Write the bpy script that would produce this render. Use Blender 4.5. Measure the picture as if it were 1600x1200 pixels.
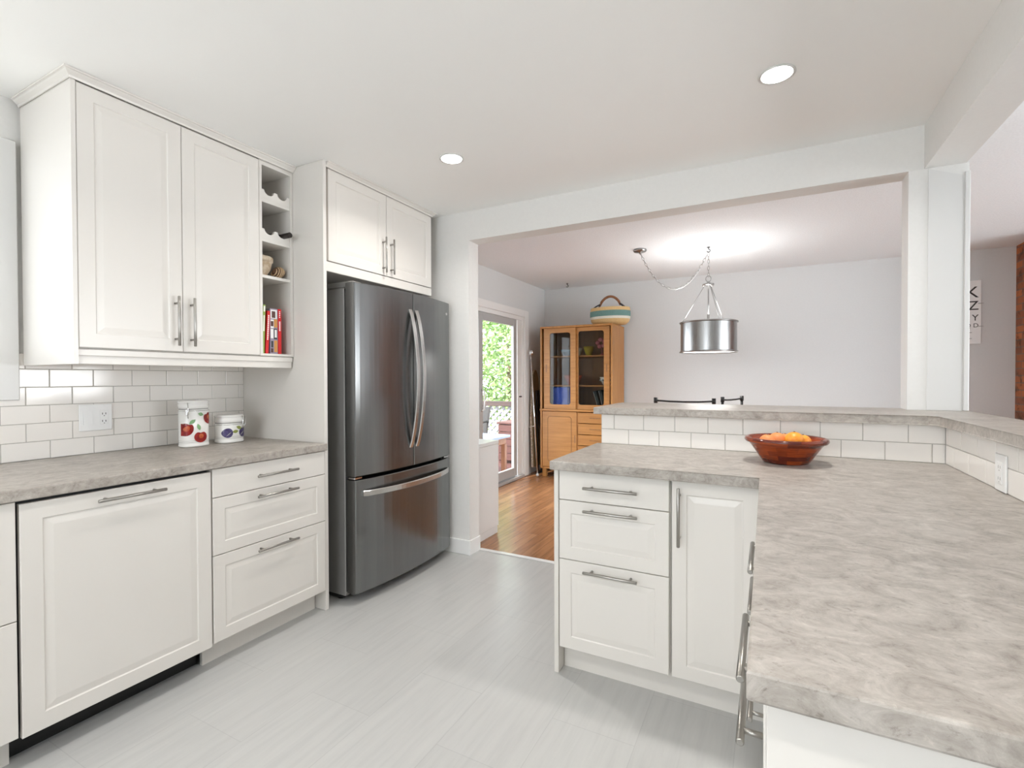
import bpy, bmesh, math, random
from mathutils import Vector, Matrix
random.seed(7)
for o in list(bpy.data.objects): bpy.data.objects.remove(o)
S = bpy.context.scene
COL = S.collection
PI = math.pi
R = math.radians

# ------------------------------------------------------------------ camera
F_PX, YAW, PITCH, ROLL = 765.9965, 27.6022, -0.698, -0.1547
cam = bpy.data.objects.new('camera', bpy.data.cameras.new('camera'))
COL.objects.link(cam)
cam.data.sensor_fit = 'HORIZONTAL'; cam.data.sensor_width = 36
cam.data.lens = F_PX * 36 / 1600
cam.data.clip_start = 0.02; cam.data.clip_end = 200
_y, _p, _r = R(YAW), R(PITCH), R(ROLL)
fw = Vector((-math.sin(_y)*math.cos(_p), math.cos(_y)*math.cos(_p), math.sin(_p)))
rt = Vector((math.cos(_y), math.sin(_y), 0)); up = rt.cross(fw)
RR = math.cos(_r)*rt + math.sin(_r)*up; UU = -math.sin(_r)*rt + math.cos(_r)*up
cam.matrix_world = Matrix(((RR.x, UU.x, -fw.x, 2.8422), (RR.y, UU.y, -fw.y, 0.161), (RR.z, UU.z, -fw.z, 1.2636), (0, 0, 0, 1)))
S.camera = cam

# ------------------------------------------------------------------ world, sun, added fill lamps, exposure
W = bpy.data.worlds.new('world'); S.world = W; W.use_nodes = True
bg = W.node_tree.nodes['Background']
bg.inputs['Color'].default_value = (0.86, 0.93, 1.0, 1); bg.inputs['Strength'].default_value = 6.5
S.view_settings.view_transform = 'Standard'; S.view_settings.look = 'None'
S.view_settings.gamma = 1; S.view_settings.use_curve_mapping = False
S.view_settings.exposure = 0.13
S.cycles.use_denoising = True
S.cycles.max_bounces = 12; S.cycles.diffuse_bounces = 8; S.cycles.glossy_bounces = 5
S.cycles.transparent_max_bounces = 16; S.cycles.sample_clamp_indirect = 6
def lamp(name, kind, loc, energy, color=(1, 1, 1), rot=(0, 0, 0), size=1, size_y=None, spread=None):
    l = bpy.data.lights.new(name, kind); l.energy = energy; l.color = color
    if kind == 'AREA':
        if size_y: l.shape = 'RECTANGLE'; l.size = size; l.size_y = size_y
        else: l.shape = 'DISK'; l.size = size
        if spread: l.spread = spread
    o = bpy.data.objects.new(name, l); COL.objects.link(o); o.location = loc; o.rotation_euler = rot
    return o
sun = lamp('sun', 'SUN', (0, 0, 10), 11.0, (1, 0.95, 0.86), (R(38), R(-18), R(10))); sun.data.angle = R(1)
FILL_COL = (1.0, 0.985, 0.965)
# unseen fill lamps added to brighten rooms and ceilings through two made-up windows
lamp('added_fill_lamp', 'AREA', (1.9, -3.5, .80), 30, FILL_COL, (R(127), 0, 0), 2.8, 1.5)
lamp('added_fill_lamp', 'AREA', (8.8, 3.1, .75), 235, FILL_COL, (0, R(124), 0), 1.7, 4.2)

# ------------------------------------------------------------------ materials
def mat(name, color=(.8, .8, .8), rough=.5, metal=0., spec=.5, **k):
    m = bpy.data.materials.new(name); m.use_nodes = True
    b = m.node_tree.nodes['Principled BSDF']
    b.inputs['Base Color'].default_value = (*color, 1)
    b.inputs['Roughness'].default_value = rough; b.inputs['Metallic'].default_value = metal
    b.inputs['Specular IOR Level'].default_value = spec
    for kk, v in k.items(): b.inputs[kk].default_value = v
    return m
class N:
    def __init__(s, m):
        s.m = m; s.t = m.node_tree; s.b = s.t.nodes['Principled BSDF']
    def new(s, typ, **k):
        n = s.t.nodes.new(typ)
        for kk, v in k.items(): setattr(n, kk, v)
        return n
    def link(s, a, b): s.t.links.new(a, b)
    def coord(s, scale=(1, 1, 1), rot=(0, 0, 0), loc=(0, 0, 0)):
        c = s.new('ShaderNodeTexCoord'); mp = s.new('ShaderNodeMapping')
        mp.inputs['Scale'].default_value = scale; mp.inputs['Rotation'].default_value = rot; mp.inputs['Location'].default_value = loc
        s.link(c.outputs['Object'], mp.inputs['Vector']); return mp.outputs['Vector']
    def noise(s, vec, scale=5, detail=4, rough=.5, dist=0.):
        n = s.new('ShaderNodeTexNoise'); n.inputs['Scale'].default_value = scale; n.inputs['Detail'].default_value = detail
        n.inputs['Roughness'].default_value = rough; n.inputs['Distortion'].default_value = dist
        s.link(vec, n.inputs['Vector']); return n.outputs['Fac']
    def ramp(s, fac, stops):
        n = s.new('ShaderNodeValToRGB'); r = n.color_ramp
        while len(r.elements) < len(stops): r.elements.new(.5)
        for e, (p, c) in zip(r.elements, stops): e.position = p; e.color = (*c, 1)
        s.link(fac, n.inputs['Fac']); return n.outputs['Color']
    def mix(s, fac, a, b, mode='MIX'):
        n = s.new('ShaderNodeMix', data_type='RGBA', blend_type=mode)
        for sock, v in ((n.inputs['Factor'], fac), (n.inputs['A'], a), (n.inputs['B'], b)):
            if hasattr(v, 'links'): s.link(v, sock)
            else: sock.default_value = v if isinstance(v, (int, float)) else (*v, 1)
        return n.outputs['Result']
    def bump(s, h, strength=.1, dist=.01):
        n = s.new('ShaderNodeBump'); n.inputs['Strength'].default_value = strength; n.inputs['Distance'].default_value = dist
        s.link(h, n.inputs['Height']); s.link(n.outputs['Normal'], s.b.inputs['Normal'])
    def base(s, c): s.link(c, s.b.inputs['Base Color'])

def noisy(name, c0, c1, scale=8, rough=.5, stretch=(1, 1, 1), bump=0, metal=0., detail=4, lo=.35, hi=.65, spec=.5, **k):
    m = mat(name, c0, rough, metal, spec, **k); n = N(m); v = n.coord(stretch)
    f = n.noise(v, scale, detail, .6); n.base(n.ramp(f, [(lo, c0), (hi, c1)]))
    if bump: n.bump(f, bump, .002)
    return m

M = {}
M['cab'] = mat('cabinet_offwhite_lacquer', (.70, .672, .632), .24, spec=.45)
M['cabin'] = mat('cabinet_inside_white', (.78, .765, .735), .4)
M['white'] = mat('white_trim_paint', (.69, .685, .67), .35)
M['wall'] = noisy('wall_grey_paint', (.655, .664, .662), (.67, .679, .677), 60, .6, bump=.03)
M['wallwhite'] = noisy('wall_white_paint', (.74, .732, .71), (.755, .747, .725), 60, .55, bump=.03)
M['ceil'] = mat('ceiling_smooth_paint', (.90, .90, .885), .6)
def _popcorn():
    m = mat('ceiling_textured_paint', (.76, .755, .745), .8); n = N(m); v = n.coord()
    f = n.noise(v, 90, 3, .6); n.base(n.ramp(f, [(.3, (.83, .86, .885)), (.6, (.89, .92, .945))])); n.bump(f, .5, .008); return m
M['popcorn'] = _popcorn()
def _laminate(ax):
    m = mat('grey_stone_laminate_' + ax, (.4, .38, .35), .36, spec=.4); n = N(m)
    def st(k): return n.coord((1, k, k) if ax == 'x' else (k, 1, k))
    a = n.noise(st(1.25), 3.4, 10, .74, 1.6); b = n.noise(st(1.35), 13, 9, .76, 1.2); c = n.noise(st(1.15), 70, 5, .7, .4)
    ca = n.ramp(a, [(.36, (.225, .200, .173)), (.47, (.345, .313, .278)), (.55, (.412, .377, .340)), (.66, (.485, .447, .408))])
    cb = n.ramp(b, [(.32, (.165, .144, .124)), (.43, (.316, .285, .252)), (.53, (.412, .377, .340)), (.66, (.535, .497, .455))])
    mx = n.mix(.66, ca, cb); sp = n.ramp(c, [(.30, (.58, .56, .54)), (.42, (.96, .96, .96)), (.60, (1.04, 1.04, 1.04)), (.72, (1.25, 1.25, 1.24))])
    n.base(n.mix(.8, mx, sp, 'MULTIPLY')); return m
M['lamx'] = _laminate('x'); M['lamy'] = _laminate('y')
M['tile'] = mat('white_glazed_tile', (.82, .79, .75), .10, spec=.5)
M['grout'] = noisy('grey_grout', (.42, .40, .37), (.48, .46, .43), 200, .9)
def _vinyl():
    m = mat('floor_grey_tile', (.6, .6, .6), .30, spec=.4); n = N(m); v = n.coord()
    br = n.new('ShaderNodeTexBrick'); br.offset = .5
    mp = n.coord(rot=(0, 0, R(90)))
    n.link(mp, br.inputs['Vector']); br.inputs['Scale'].default_value = 1; br.inputs['Brick Width'].default_value = .61
    br.inputs['Row Height'].default_value = .305; br.inputs['Mortar Size'].default_value = .0016; br.inputs['Mortar Smooth'].default_value = .3
    br.inputs['Color1'].default_value = (.48, .48, .47, 1); br.inputs['Color2'].default_value = (.50, .50, .49, 1); br.inputs['Mortar'].default_value = (.43, .43, .425, 1)
    s = n.noise(n.coord((22, 1.6, 1)), 1.4, 6, .65, .3)
    st = n.ramp(s, [(.34, (.93, .932, .935)), (.5, (.99, .99, .99)), (.68, (1.035, 1.035, 1.03))])
    n.base(n.mix(1., br.outputs['Color'], st, 'MULTIPLY')); return m
M['vinyl'] = _vinyl()
def _woodfloor():
    m = mat('floor_oak_boards', (.5, .25, .1), .22, spec=.5); n = N(m)
    br = n.new('ShaderNodeTexBrick'); br.offset = .37; br.offset_frequency = 2
    n.link(n.coord(rot=(0, 0, R(90))), br.inputs['Vector']); br.inputs['Scale'].default_value = 1; br.inputs['Brick Width'].default_value = .75
    br.inputs['Row Height'].default_value = .075; br.inputs['Mortar Size'].default_value = .0012; br.inputs['Bias'].default_value = 0
    br.inputs['Color1'].default_value = (.40, .195, .088, 1); br.inputs['Color2'].default_value = (.27, .118, .050, 1); br.inputs['Mortar'].default_value = (.16, .06, .02, 1)
    s = n.noise(n.coord((16, 1.2, 1)), 2.2, 6, .6, .4); st = n.ramp(s, [(.3, (.72, .68, .62)), (.6, (1.12, 1.12, 1.12))])
    n.base(n.mix(1., br.outputs['Color'], st, 'MULTIPLY')); return m
M['oakfloor'] = _woodfloor()
M['carpet'] = noisy('grey_carpet', (.34, .335, .325), (.42, .415, .40), 160, .95, bump=.4)
def wood(name, c0, c1, ax='z', rough=.4, scale=3):
    st = {'x': (1, 14, 14), 'y': (14, 1, 14), 'z': (14, 14, 1)}[ax]
    return noisy(name, c0, c1, scale, rough, st, 0, 0, 6, .3, .7)
M['oak'] = wood('honey_oak_upright', (.36, .153, .036), (.50, .235, .063))
M['oakh'] = wood('honey_oak_level', (.38, .163, .039), (.52, .245, .067), 'x')
M['oakdark'] = wood('honey_oak_dark', (.22, .10, .035), (.32, .155, .055))  # darker oak tone for hutch back, finger pulls and groove
def _steel(name, col, rough, st, wav=0):
    m = mat(name, col, rough, 1.); n = N(m); f = n.noise(n.coord(st), 6, 5, .7)
    c = n.ramp(f, [(.3, tuple(x*.90 for x in col)), (.7, tuple(min(1, x*1.10) for x in col))]); n.base(c)
    mr = n.new('ShaderNodeMapRange'); mr.inputs['To Min'].default_value = rough*.85; mr.inputs['To Max'].default_value = rough*1.2
    n.link(f, mr.inputs['Value']); n.link(mr.outputs['Result'], n.b.inputs['Roughness'])
    if wav: n.bump(n.noise(n.coord((1, 1, .10)), 7, 2, .5), wav, .02)
    return m
M['steel'] = _steel('brushed_stainless', (.24, .246, .246), .23, (1, 3.2, .12), .05)
M['steelbright'] = mat('polished_stainless', (.62, .615, .60), .22, 1.)
M['steelcase'] = mat('grey_fridge_case', (.30, .295, .285), .38, .55)
M['nickel'] = mat('brushed_nickel', (.36, .345, .32), .32, 1.)
M['chrome'] = mat('chrome', (.75, .75, .75), .12, 1.)
M['pewter'] = _steel('brushed_pewter', (.36, .357, .35), .28, (30, 30, 1))
M['black'] = mat('black_plastic', (.012, .012, .012), .5)
M['blackmetal'] = mat('black_metal', (.02, .02, .02), .45, .2)
M['darkgap'] = mat('dark_rubber', (.02, .02, .02), .8)
M['alu'] = mat('grey_aluminium', (.46, .46, .46), .45, .1)
M['vinylwhite'] = mat('white_vinyl', (.82, .82, .81), .35)
M['ceramic'] = mat('white_ceramic', (.82, .81, .78), .14)
M['apple'] = noisy('apple_red_paint', (.19, .008, .010), (.34, .020, .014), 30, .15)
M['appleglow'] = noisy('apple_orange_paint', (.42, .06, .02), (.55, .13, .04), 40, .15)
M['plum'] = noisy('plum_blue_paint', (.035, .025, .085), (.10, .08, .20), 50, .15)
M['leafpaint'] = noisy('leaf_green_paint', (.16, .33, .15), (.26, .42, .22), 40, .2)
M['olivepaint'] = noisy('leaf_olive_paint', (.22, .26, .05), (.32, .34, .10), 40, .2)
M['greypaint'] = mat('grey_line_paint', (.38, .37, .36), .25)
def _bowl():
    m = mat('striped_bowl_wood', (.4, .1, .03), .14, spec=.6); n = N(m); v = n.coord((1, 1, 1))
    br = n.new('ShaderNodeTexBrick'); br.offset = .5
    # staves wrap round the bowl: angle and height as the pattern's two directions
    sep = n.new('ShaderNodeSeparateXYZ'); n.link(v, sep.inputs[0])
    at = n.new('ShaderNodeMath', operation='ARCTAN2'); n.link(sep.outputs['Y'], at.inputs[0]); n.link(sep.outputs['X'], at.inputs[1])
    cb = n.new('ShaderNodeCombineXYZ'); n.link(at.outputs[0], cb.inputs['X']); n.link(sep.outputs['Z'], cb.inputs['Y'])
    n.link(cb.outputs[0], br.inputs['Vector']); br.inputs['Scale'].default_value = 1; br.inputs['Brick Width'].default_value = .62; br.inputs['Row Height'].default_value = .0185
    br.inputs['Mortar Size'].default_value = .0; br.inputs['Color1'].default_value = (.33, .055, .008, 1); br.inputs['Color2'].default_value = (.085, .010, .005, 1)
    s = n.noise(n.coord((3, 3, 30)), 6, 4, .6); n.base(n.mix(1., br.outputs['Color'], n.ramp(s, [(.3, (.7, .6, .5)), (.7, (1.3, 1.25, 1.1))]), 'MULTIPLY')); return m
M['bowl'] = _bowl()
M['orange'] = noisy('orange_peel', (.85, .27, .02), (.92, .38, .035), 60, .4, bump=.15)
M['peach'] = noisy('peach_skin', (.78, .22, .07), (.85, .36, .11), 9, .5)
M['straw'] = noisy('woven_straw', (.55, .36, .15), (.70, .50, .25), 120, .7, (1, 1, 3), bump=.4)
M['strawpale'] = noisy('woven_pale_straw', (.60, .58, .50), (.72, .70, .62), 120, .7, (1, 1, 3), bump=.4)
M['strawteal'] = noisy('woven_teal_straw', (.09, .20, .185), (.16, .285, .265), 120, .7, (1, 1, 3), bump=.4)
M['leather'] = noisy('brown_leather', (.20, .075, .03), (.30, .13, .055), 40, .5)
M['darkrope'] = mat('dark_rope', (.03, .035, .045), .8)
def _brick():
    m = mat('red_brick', (.4, .12, .04), .85); n = N(m)
    c = n.new('ShaderNodeTexCoord'); sep = n.new('ShaderNodeSeparateXYZ'); n.link(c.outputs['Object'], sep.inputs[0])
    ad = n.new('ShaderNodeMath', operation='ADD'); n.link(sep.outputs['X'], ad.inputs[0]); n.link(sep.outputs['Y'], ad.inputs[1])
    cb = n.new('ShaderNodeCombineXYZ'); n.link(ad.outputs[0], cb.inputs['X']); n.link(sep.outputs['Z'], cb.inputs['Y'])
    br = n.new('ShaderNodeTexBrick'); n.link(cb.outputs[0], br.inputs['Vector']); br.inputs['Scale'].default_value = 1
    br.inputs['Brick Width'].default_value = .215; br.inputs['Row Height'].default_value = .067; br.inputs['Mortar Size'].default_value = .005
    br.inputs['Color1'].default_value = (.42, .13, .045, 1); br.inputs['Color2'].default_value = (.20, .07, .035, 1); br.inputs['Mortar'].default_value = (.17, .11, .08, 1)
    f = n.noise(n.coord((1, 1, 1)), 9, 5, .7); g = n.ramp(f, [(.35, (.30, .32, .26)), (.46, (1, 1, 1)), (.7, (1.3, 1.15, 1.))])
    n.base(n.mix(.9, br.outputs['Color'], g, 'MULTIPLY')); n.bump(br.outputs['Fac'], .6, -.01); return m
M['brick'] = _brick()
def _glass(name, tint=(1, 1, 1), rough=0.):
    m = bpy.data.materials.new(name); m.use_nodes = True; t = m.node_tree; t.nodes.clear()
    o = t.nodes.new('ShaderNodeOutputMaterial'); tr = t.nodes.new('ShaderNodeBsdfTransparent'); gl = t.nodes.new('ShaderNodeBsdfGlossy')
    lw = t.nodes.new('ShaderNodeLayerWeight'); lw.inputs['Blend'].default_value = .5; mx = t.nodes.new('ShaderNodeMixShader')
    pw = t.nodes.new('ShaderNodeMath'); pw.operation = 'POWER'; pw.inputs[1].default_value = 5; t.links.new(lw.outputs['Facing'], pw.inputs[0])
    fr = t.nodes.new('ShaderNodeMath'); fr.operation = 'MULTIPLY_ADD'; fr.inputs[1].default_value = .55; fr.inputs[2].default_value = .022; t.links.new(pw.outputs[0], fr.inputs[0])
    tr.inputs['Color'].default_value = (*tint, 1); gl.inputs['Roughness'].default_value = rough
    t.links.new(fr.outputs[0], mx.inputs[0]); t.links.new(tr.outputs[0], mx.inputs[1]); t.links.new(gl.outputs[0], mx.inputs[2]); t.links.new(mx.outputs[0], o.inputs[0]); return m
M['glass'] = _glass('window_glass'); M['smoke'] = _glass('cabinet_glass', (.80, .80, .77))
M['bottle'] = mat('dark_bottle_glass', (.012, .014, .008), .12)
def emit(name, col, s):
    m = mat(name, col, .5); b = m.node_tree.nodes['Principled BSDF']; b.inputs['Emission Color'].default_value = (*col, 1); b.inputs['Emission Strength'].default_value = s; return m
M['led'] = emit('lit_led_lens', (1, .98, .94), 14); M['diffuser'] = emit('lit_diffuser', (1, .98, .95), 2.2)
M['pot'] = noisy('weathered_cream_stone', (.42, .30, .19), (.72, .63, .50), 22, .85, bump=.3)
M['deck'] = wood('redbrown_deck_boards', (.065, .026, .024), (.11, .045, .04), 'x', .6)
M['rail'] = wood('dark_rail_wood', (.035, .022, .020), (.065, .042, .038), 'x', .6)
M['lattice'] = mat('pale_grey_lattice', (.26, .275, .29), .6)
M['tablewood'] = wood('orange_cedar', (.20, .075, .032), (.28, .12, .05), 'z', .6)
M['bluegrey'] = mat('bluegrey_tabletop', (.20, .25, .34), .4)
M['bark'] = noisy('bark', (.10, .07, .05), (.18, .13, .10), 14, .9)
def leaf(name, c0, c1):
    m = noisy(name, c0, c1, 2.5, .5); b = m.node_tree.nodes['Principled BSDF']
    b.inputs['Subsurface Weight'].default_value = 0; return m
M['leafa'] = leaf('sunny_leaves', (.15, .27, .07), (.40, .52, .24)); M['leafb'] = leaf('bluish_leaves', (.18, .29, .17), (.50, .60, .50))
M['leafc'] = leaf('yellowgreen_leaves', (.20, .33, .08), (.48, .56, .26)); M['grass'] = noisy('pale_gravel', (.24, .235, .22), (.36, .35, .33), 9, .9)
def C(n, c, r=.5, **k): M[n] = mat(n, c, r, **k); return M[n]
C('book_red', (.62, .012, .015), .4); C('book_green', (.25, .36, .06), .5); C('paper', (.80, .77, .70), .8); C('book_dark', (.012, .03, .038), .5)
C('print_white', (.82, .80, .78), .5); C('print_brown', (.09, .03, .022), .5); C('print_orange', (.60, .27, .06), .5); C('print_mauve', (.30, .25, .33), .5); C('print_black', (.03, .03, .03), .5)
C('foil', (.018, .012, .010), .35); C('bright_blue', (.012, .10, .85), .4); C('yellow_dish', (.55, .44, .03), .3); C('pink_petal', (.55, .16, .20), .5); C('clay', (.45, .09, .035), .5)
C('porcelain_blue', (.30, .42, .55), .2); C('signboard', (.86, .86, .855), .5); C('ink', (.02, .02, .022), .6)
C('floralcloth', (.50, .44, .36), .8); C('khaki', (.26, .20, .11), .7)
M['shell'] = noisy('brown_striped_shell', (.06, .025, .012), (.13, .06, .03), 40, .45); C('shellpale', (.56, .40, .24), .5)
C('floral', (.5, .4, .3), .8); M['floralcloth'] = noisy('floral_cloth', (.36, .24, .17), (.72, .66, .56), 45, .85)

# ------------------------------------------------------------------ mesh helpers
class MB:
    def __init__(s): s.bm = bmesh.new(); s.mats = []
    def mi(s, m):
        if m is None: return 0
        if m not in s.mats: s.mats.append(m)
        return s.mats.index(m)
    def box(s, x0, x1, y0, y1, z0, z1, bev=0., m=None, seg=1):
        i = s.mi(m); vs = [s.bm.verts.new((x, y, z)) for z in (z0, z1) for y in (y0, y1) for x in (x0, x1)]
        fs = [s.bm.faces.new([vs[k] for k in q]) for q in ((0, 2, 3, 1), (4, 5, 7, 6), (0, 1, 5, 4), (2, 6, 7, 3), (0, 4, 6, 2), (1, 3, 7, 5))]
        for f in fs: f.material_index = i
        if bev:
            es = list({e for f in fs for e in f.edges})
            r = bmesh.ops.bevel(s.bm, geom=es, offset=bev, segments=seg, affect='EDGES', profile=.5)
            for f in r['faces']: f.material_index = i
        return s
    def rings(s, loops, cap0=True, cap1=True, m=None, close=True, smooth=False):
        i = s.mi(m); L = [[s.bm.verts.new(p) for p in lp] for lp in loops]; n = len(L[0])
        for a, b in zip(L, L[1:]):
            for k in range(n if close else n-1):
                f = s.bm.faces.new((a[k], a[(k+1) % n], b[(k+1) % n], b[k])); f.material_index = i; f.smooth = smooth
        if cap0: f = s.bm.faces.new(L[0][::-1]); f.material_index = i
        if cap1: f = s.bm.faces.new(L[-1]); f.material_index = i
        return s
    def lathe(s, prof, c=(0, 0, 0), seg=32, m=None, sx=1, sy=1, cap0=True, cap1=True, smooth=True):
        loops = [[(c[0]+r*sx*math.cos(2*PI*k/seg), c[1]+r*sy*math.sin(2*PI*k/seg), c[2]+z) for k in range(seg)] for r, z in prof]
        return s.rings(loops, cap0, cap1, m, True, smooth)
    def tube(s, pts, r, seg=10, m=None, cap=True, closed=False, rr=None):
        P = [Vector(p) for p in pts]; n = len(P); loops = []; pu = None
        for k in range(n):
            if closed: d = P[(k+1) % n]-P[k-1]
            else: d = P[min(k+1, n-1)]-P[max(k-1, 0)]
            d.normalize()
            if pu is None:
                a = Vector((0, 0, 1)) if abs(d.z) < .9 else Vector((1, 0, 0)); u = d.cross(a).normalized()
            else: u = (pu-d*pu.dot(d)).normalized()
            pu = u; v = d.cross(u); q = rr[k] if rr else r
            loops.append([P[k]+u*q*math.cos(2*PI*j/seg)+v*q*math.sin(2*PI*j/seg) for j in range(seg)])
        if closed: loops.append(loops[0])
        return s.rings(loops, cap and not closed, cap and not closed, m, True, True)
    def cyl(s, a, b, r, seg=14, m=None, r2=None): return s.tube([a, b], r, seg, m, rr=[r, r if r2 is None else r2])
    def ball(s, c, r, m=None, seg=16, sx=1, sy=1, sz=1):
        pr = [(r*math.sin(PI*k/seg), -r*math.cos(PI*k/seg)*sz) for k in range(1, seg)]
        return s.lathe(pr, c, seg*2, m, sx, sy)
    def prism(s, poly, ext, m=None, smooth=False):   # poly: 3-D outline, ext: vector
        e = Vector(ext); return s.rings([[Vector(p) for p in poly], [Vector(p)+e for p in poly]], True, True, m)
    def quad(s, a, b, c, d, m=None):
        f = s.bm.faces.new([s.bm.verts.new(p) for p in (a, b, c, d)]); f.material_index = s.mi(m); return s
    def front(s, o, u, v, n, w, h, t=.019, fr=.052, flat=False, m=None):   # cabinet front: o is its lower corner on the carcass side
        o, u, v, n = Vector(o), Vector(u), Vector(v), Vector(n)
        def lp(i, d): return [o+u*i+v*i+n*d, o+u*(w-i)+v*i+n*d, o+u*(w-i)+v*(h-i)+n*d, o+u*i+v*(h-i)+n*d]
        L = [lp(0, 0), lp(0, t-.0025), lp(.0008, t-.0008), lp(.0025, t)]
        if not flat: L += [lp(fr, t), lp(fr+.0015, t-.0016), lp(fr+.004, t-.0036), lp(fr+.0065, t-.0036), lp(fr+.027, t-.0009), lp(fr+.029, t-.0007)]
        if u.cross(v).dot(n) < 0: L = [l[::-1] for l in L]
        return s.rings(L, True, True, m)
    def handle(s, c, d, n, L=.222, r=.006, st=.032, gap=.16, m=None):   # c: centre on the front's face
        c, d, n = Vector(c), Vector(d), Vector(n); a = c+n*st
        s.rings(*_rod(a-d*L/2, a+d*L/2, r), m=m, smooth=True)
        for q in (-1, 1): s.cyl(c+d*q*gap/2, c+d*q*gap/2+n*st, r*.8, 10, m)
        return s
    def build(s, name, m=None, parent=None, org=None, smooth=None):
        me = bpy.data.meshes.new(name); bmesh.ops.recalc_face_normals(s.bm, faces=s.bm.faces)
        if smooth is not None:
            for f in s.bm.faces: f.smooth = smooth
        o = bpy.data.objects.new(name, me); COL.objects.link(o)
        if parent is not None:
            o.parent = parent; wl = Vector((0, 0, 0)); p = parent
            while p: wl += p.location; p = p.parent
            sh = wl; rootp = parent
        else: sh = Vector(org) if org is not None else Vector((0, 0, 0)); o.location = sh
        if sh.length: bmesh.ops.translate(s.bm, verts=s.bm.verts, vec=-sh)
        s.bm.to_mesh(me); s.bm.free()
        for x in (s.mats or [m]): me.materials.append(x if x else m)
        return o
def _rod(a, b, r, seg=14, ch=.0015):
    d = (b-a).normalized(); x = Vector((0, 0, 1)) if abs(d.z) < .9 else Vector((1, 0, 0)); u = d.cross(x).normalized(); v = d.cross(u)
    def ring(p, q): return [p+u*q*math.cos(2*PI*k/seg)+v*q*math.sin(2*PI*k/seg) for k in range(seg)]
    return ([ring(a, r-ch), ring(a+d*ch, r), ring(b-d*ch, r), ring(b, r-ch)],)
def tag(o, label=None, cat=None, group=None, kind=None):
    if label: o['label'] = label
    if cat: o['category'] = cat
    if group: o['group'] = group
    if kind: o['kind'] = kind
    return o
def thing(name, label, cat, loc, group=None):
    o = bpy.data.objects.new(name, None); COL.objects.link(o); o.location = loc; o.empty_display_size = .05
    return tag(o, label, cat, group)
def struct(o, label=None, cat=None): return tag(o, label, cat, None, 'structure')
def dup(root, loc, label, rz=None, group=None):
    r = root.copy(); COL.objects.link(r); r.location = loc; r['label'] = label
    if rz is not None: r.rotation_euler = (0, 0, rz)
    if group: r['group'] = group
    for ch in list(root.children):
        c = ch.copy(); COL.objects.link(c); c.parent = r
        for g in list(ch.children):
            d = g.copy(); COL.objects.link(d); d.parent = c
    return r
X, Y, Z = Vector((1, 0, 0)), Vector((0, 1, 0)), Vector((0, 0, 1))

# ------------------------------------------------------------------ setting
KZ, DZ = 2.445, 2.50            # kitchen ceiling, dining/living ceiling
BZ = 2.24                       # underside of the beams
def sbox(name, m, *a, label=None, cat=None, bev=0):
    return struct(MB().box(*a, bev).build(name, M[m]), label, cat)
sbox('floor', 'vinyl', -.1, 3.6, -2.75, 3.245, -.1, 0, label='pale grey streaked tile floor of the kitchen', cat='floor')
b = MB().box(-.1, 5.2, 3.245, 6.6, -.1, -.002)
struct(b.build('floor_dining', M['oakfloor']), 'orange brown oak board floor of the dining room', 'floor')
b = MB().box(5.2, 8.1, 3.245, 6.6, -.1, .004).box(3.6, 8.1, -2.75, 3.245, -.1, .004)
struct(b.build('floor_living', M['carpet']), 'added grey carpet floor of the living room', 'floor')  # unseen carpet, invented in neutral grey to cut orange bounce
sbox('trim_1', 'white', .96, 2.03, 3.222, 3.262, 0, .007, label='pale threshold strip between grey tile and oak floor', cat='threshold', bev=.003)
sbox('ceiling', 'ceil', -.1, 3.49, -2.75, 3.115, KZ, DZ+.1, label='smooth white kitchen ceiling', cat='ceiling')
b = MB().box(-.1, 8.1, 3.235, 6.6, DZ, DZ+.1).box(3.63, 8.1, -2.75, 3.235, DZ, DZ+.1)
struct(b.build('ceiling_dining', M['popcorn']), 'textured white ceiling over dining and living rooms', 'ceiling')
# left wall with the sink window (y -0.46..0.94, z 1.24..2.20)
b = MB()
WY0, WY1, WZ0, WZ1 = -.46, .94, 1.25, 2.19
b.box(-.1, .010, -2.75, WY0, 0, KZ).box(-.1, .010, WY1, 3.115, 0, KZ).box(-.1, .010, WY0, WY1, 0, WZ0).box(-.1, .010, WY0, WY1, WZ1, KZ)
struct(b.build('wall_left', M['wallwhite']), 'white kitchen wall behind the cabinets', 'wall')
# dining left wall with the patio door opening (y 4.0..5.83, z 0..2.045)
PY0, PY1, PZ = 3.98, 5.83, 2.045
b = MB().box(-.1, .05, 3.235, PY0, 0, DZ).box(-.1, .05, PY1, 6.6, 0, DZ).box(-.1, .05, PY0, PY1, PZ, DZ)
struct(b.build('wall_dining', M['wall']), 'light grey dining wall holding the patio door', 'wall')
sbox('wall_back', 'wall', -.1, 8.1, 6.5, 6.6, 0, DZ, label='long light grey far wall behind the pendant lamp', cat='wall')
b = MB().box(-.1, .70, -2.75, -2.65, 0, KZ).box(3.1, 8.1, -2.75, -2.65, 0, DZ).box(.70, 3.1, -2.75, -2.65, 0, .85).box(.70, 3.1, -2.75, -2.65, 2.25, DZ)
struct(b.build('wall_rear', M['wallwhite']))
b = MB().box(8, 8.1, -2.65, 1.1, 0, DZ).box(8, 8.1, 4.7, 6.5, 0, DZ).box(8, 8.1, 1.1, 4.7, 0, .55).box(8, 8.1, 1.1, 4.7, 2.3, DZ)
struct(b.build('wall_right', M['wall']))
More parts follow.
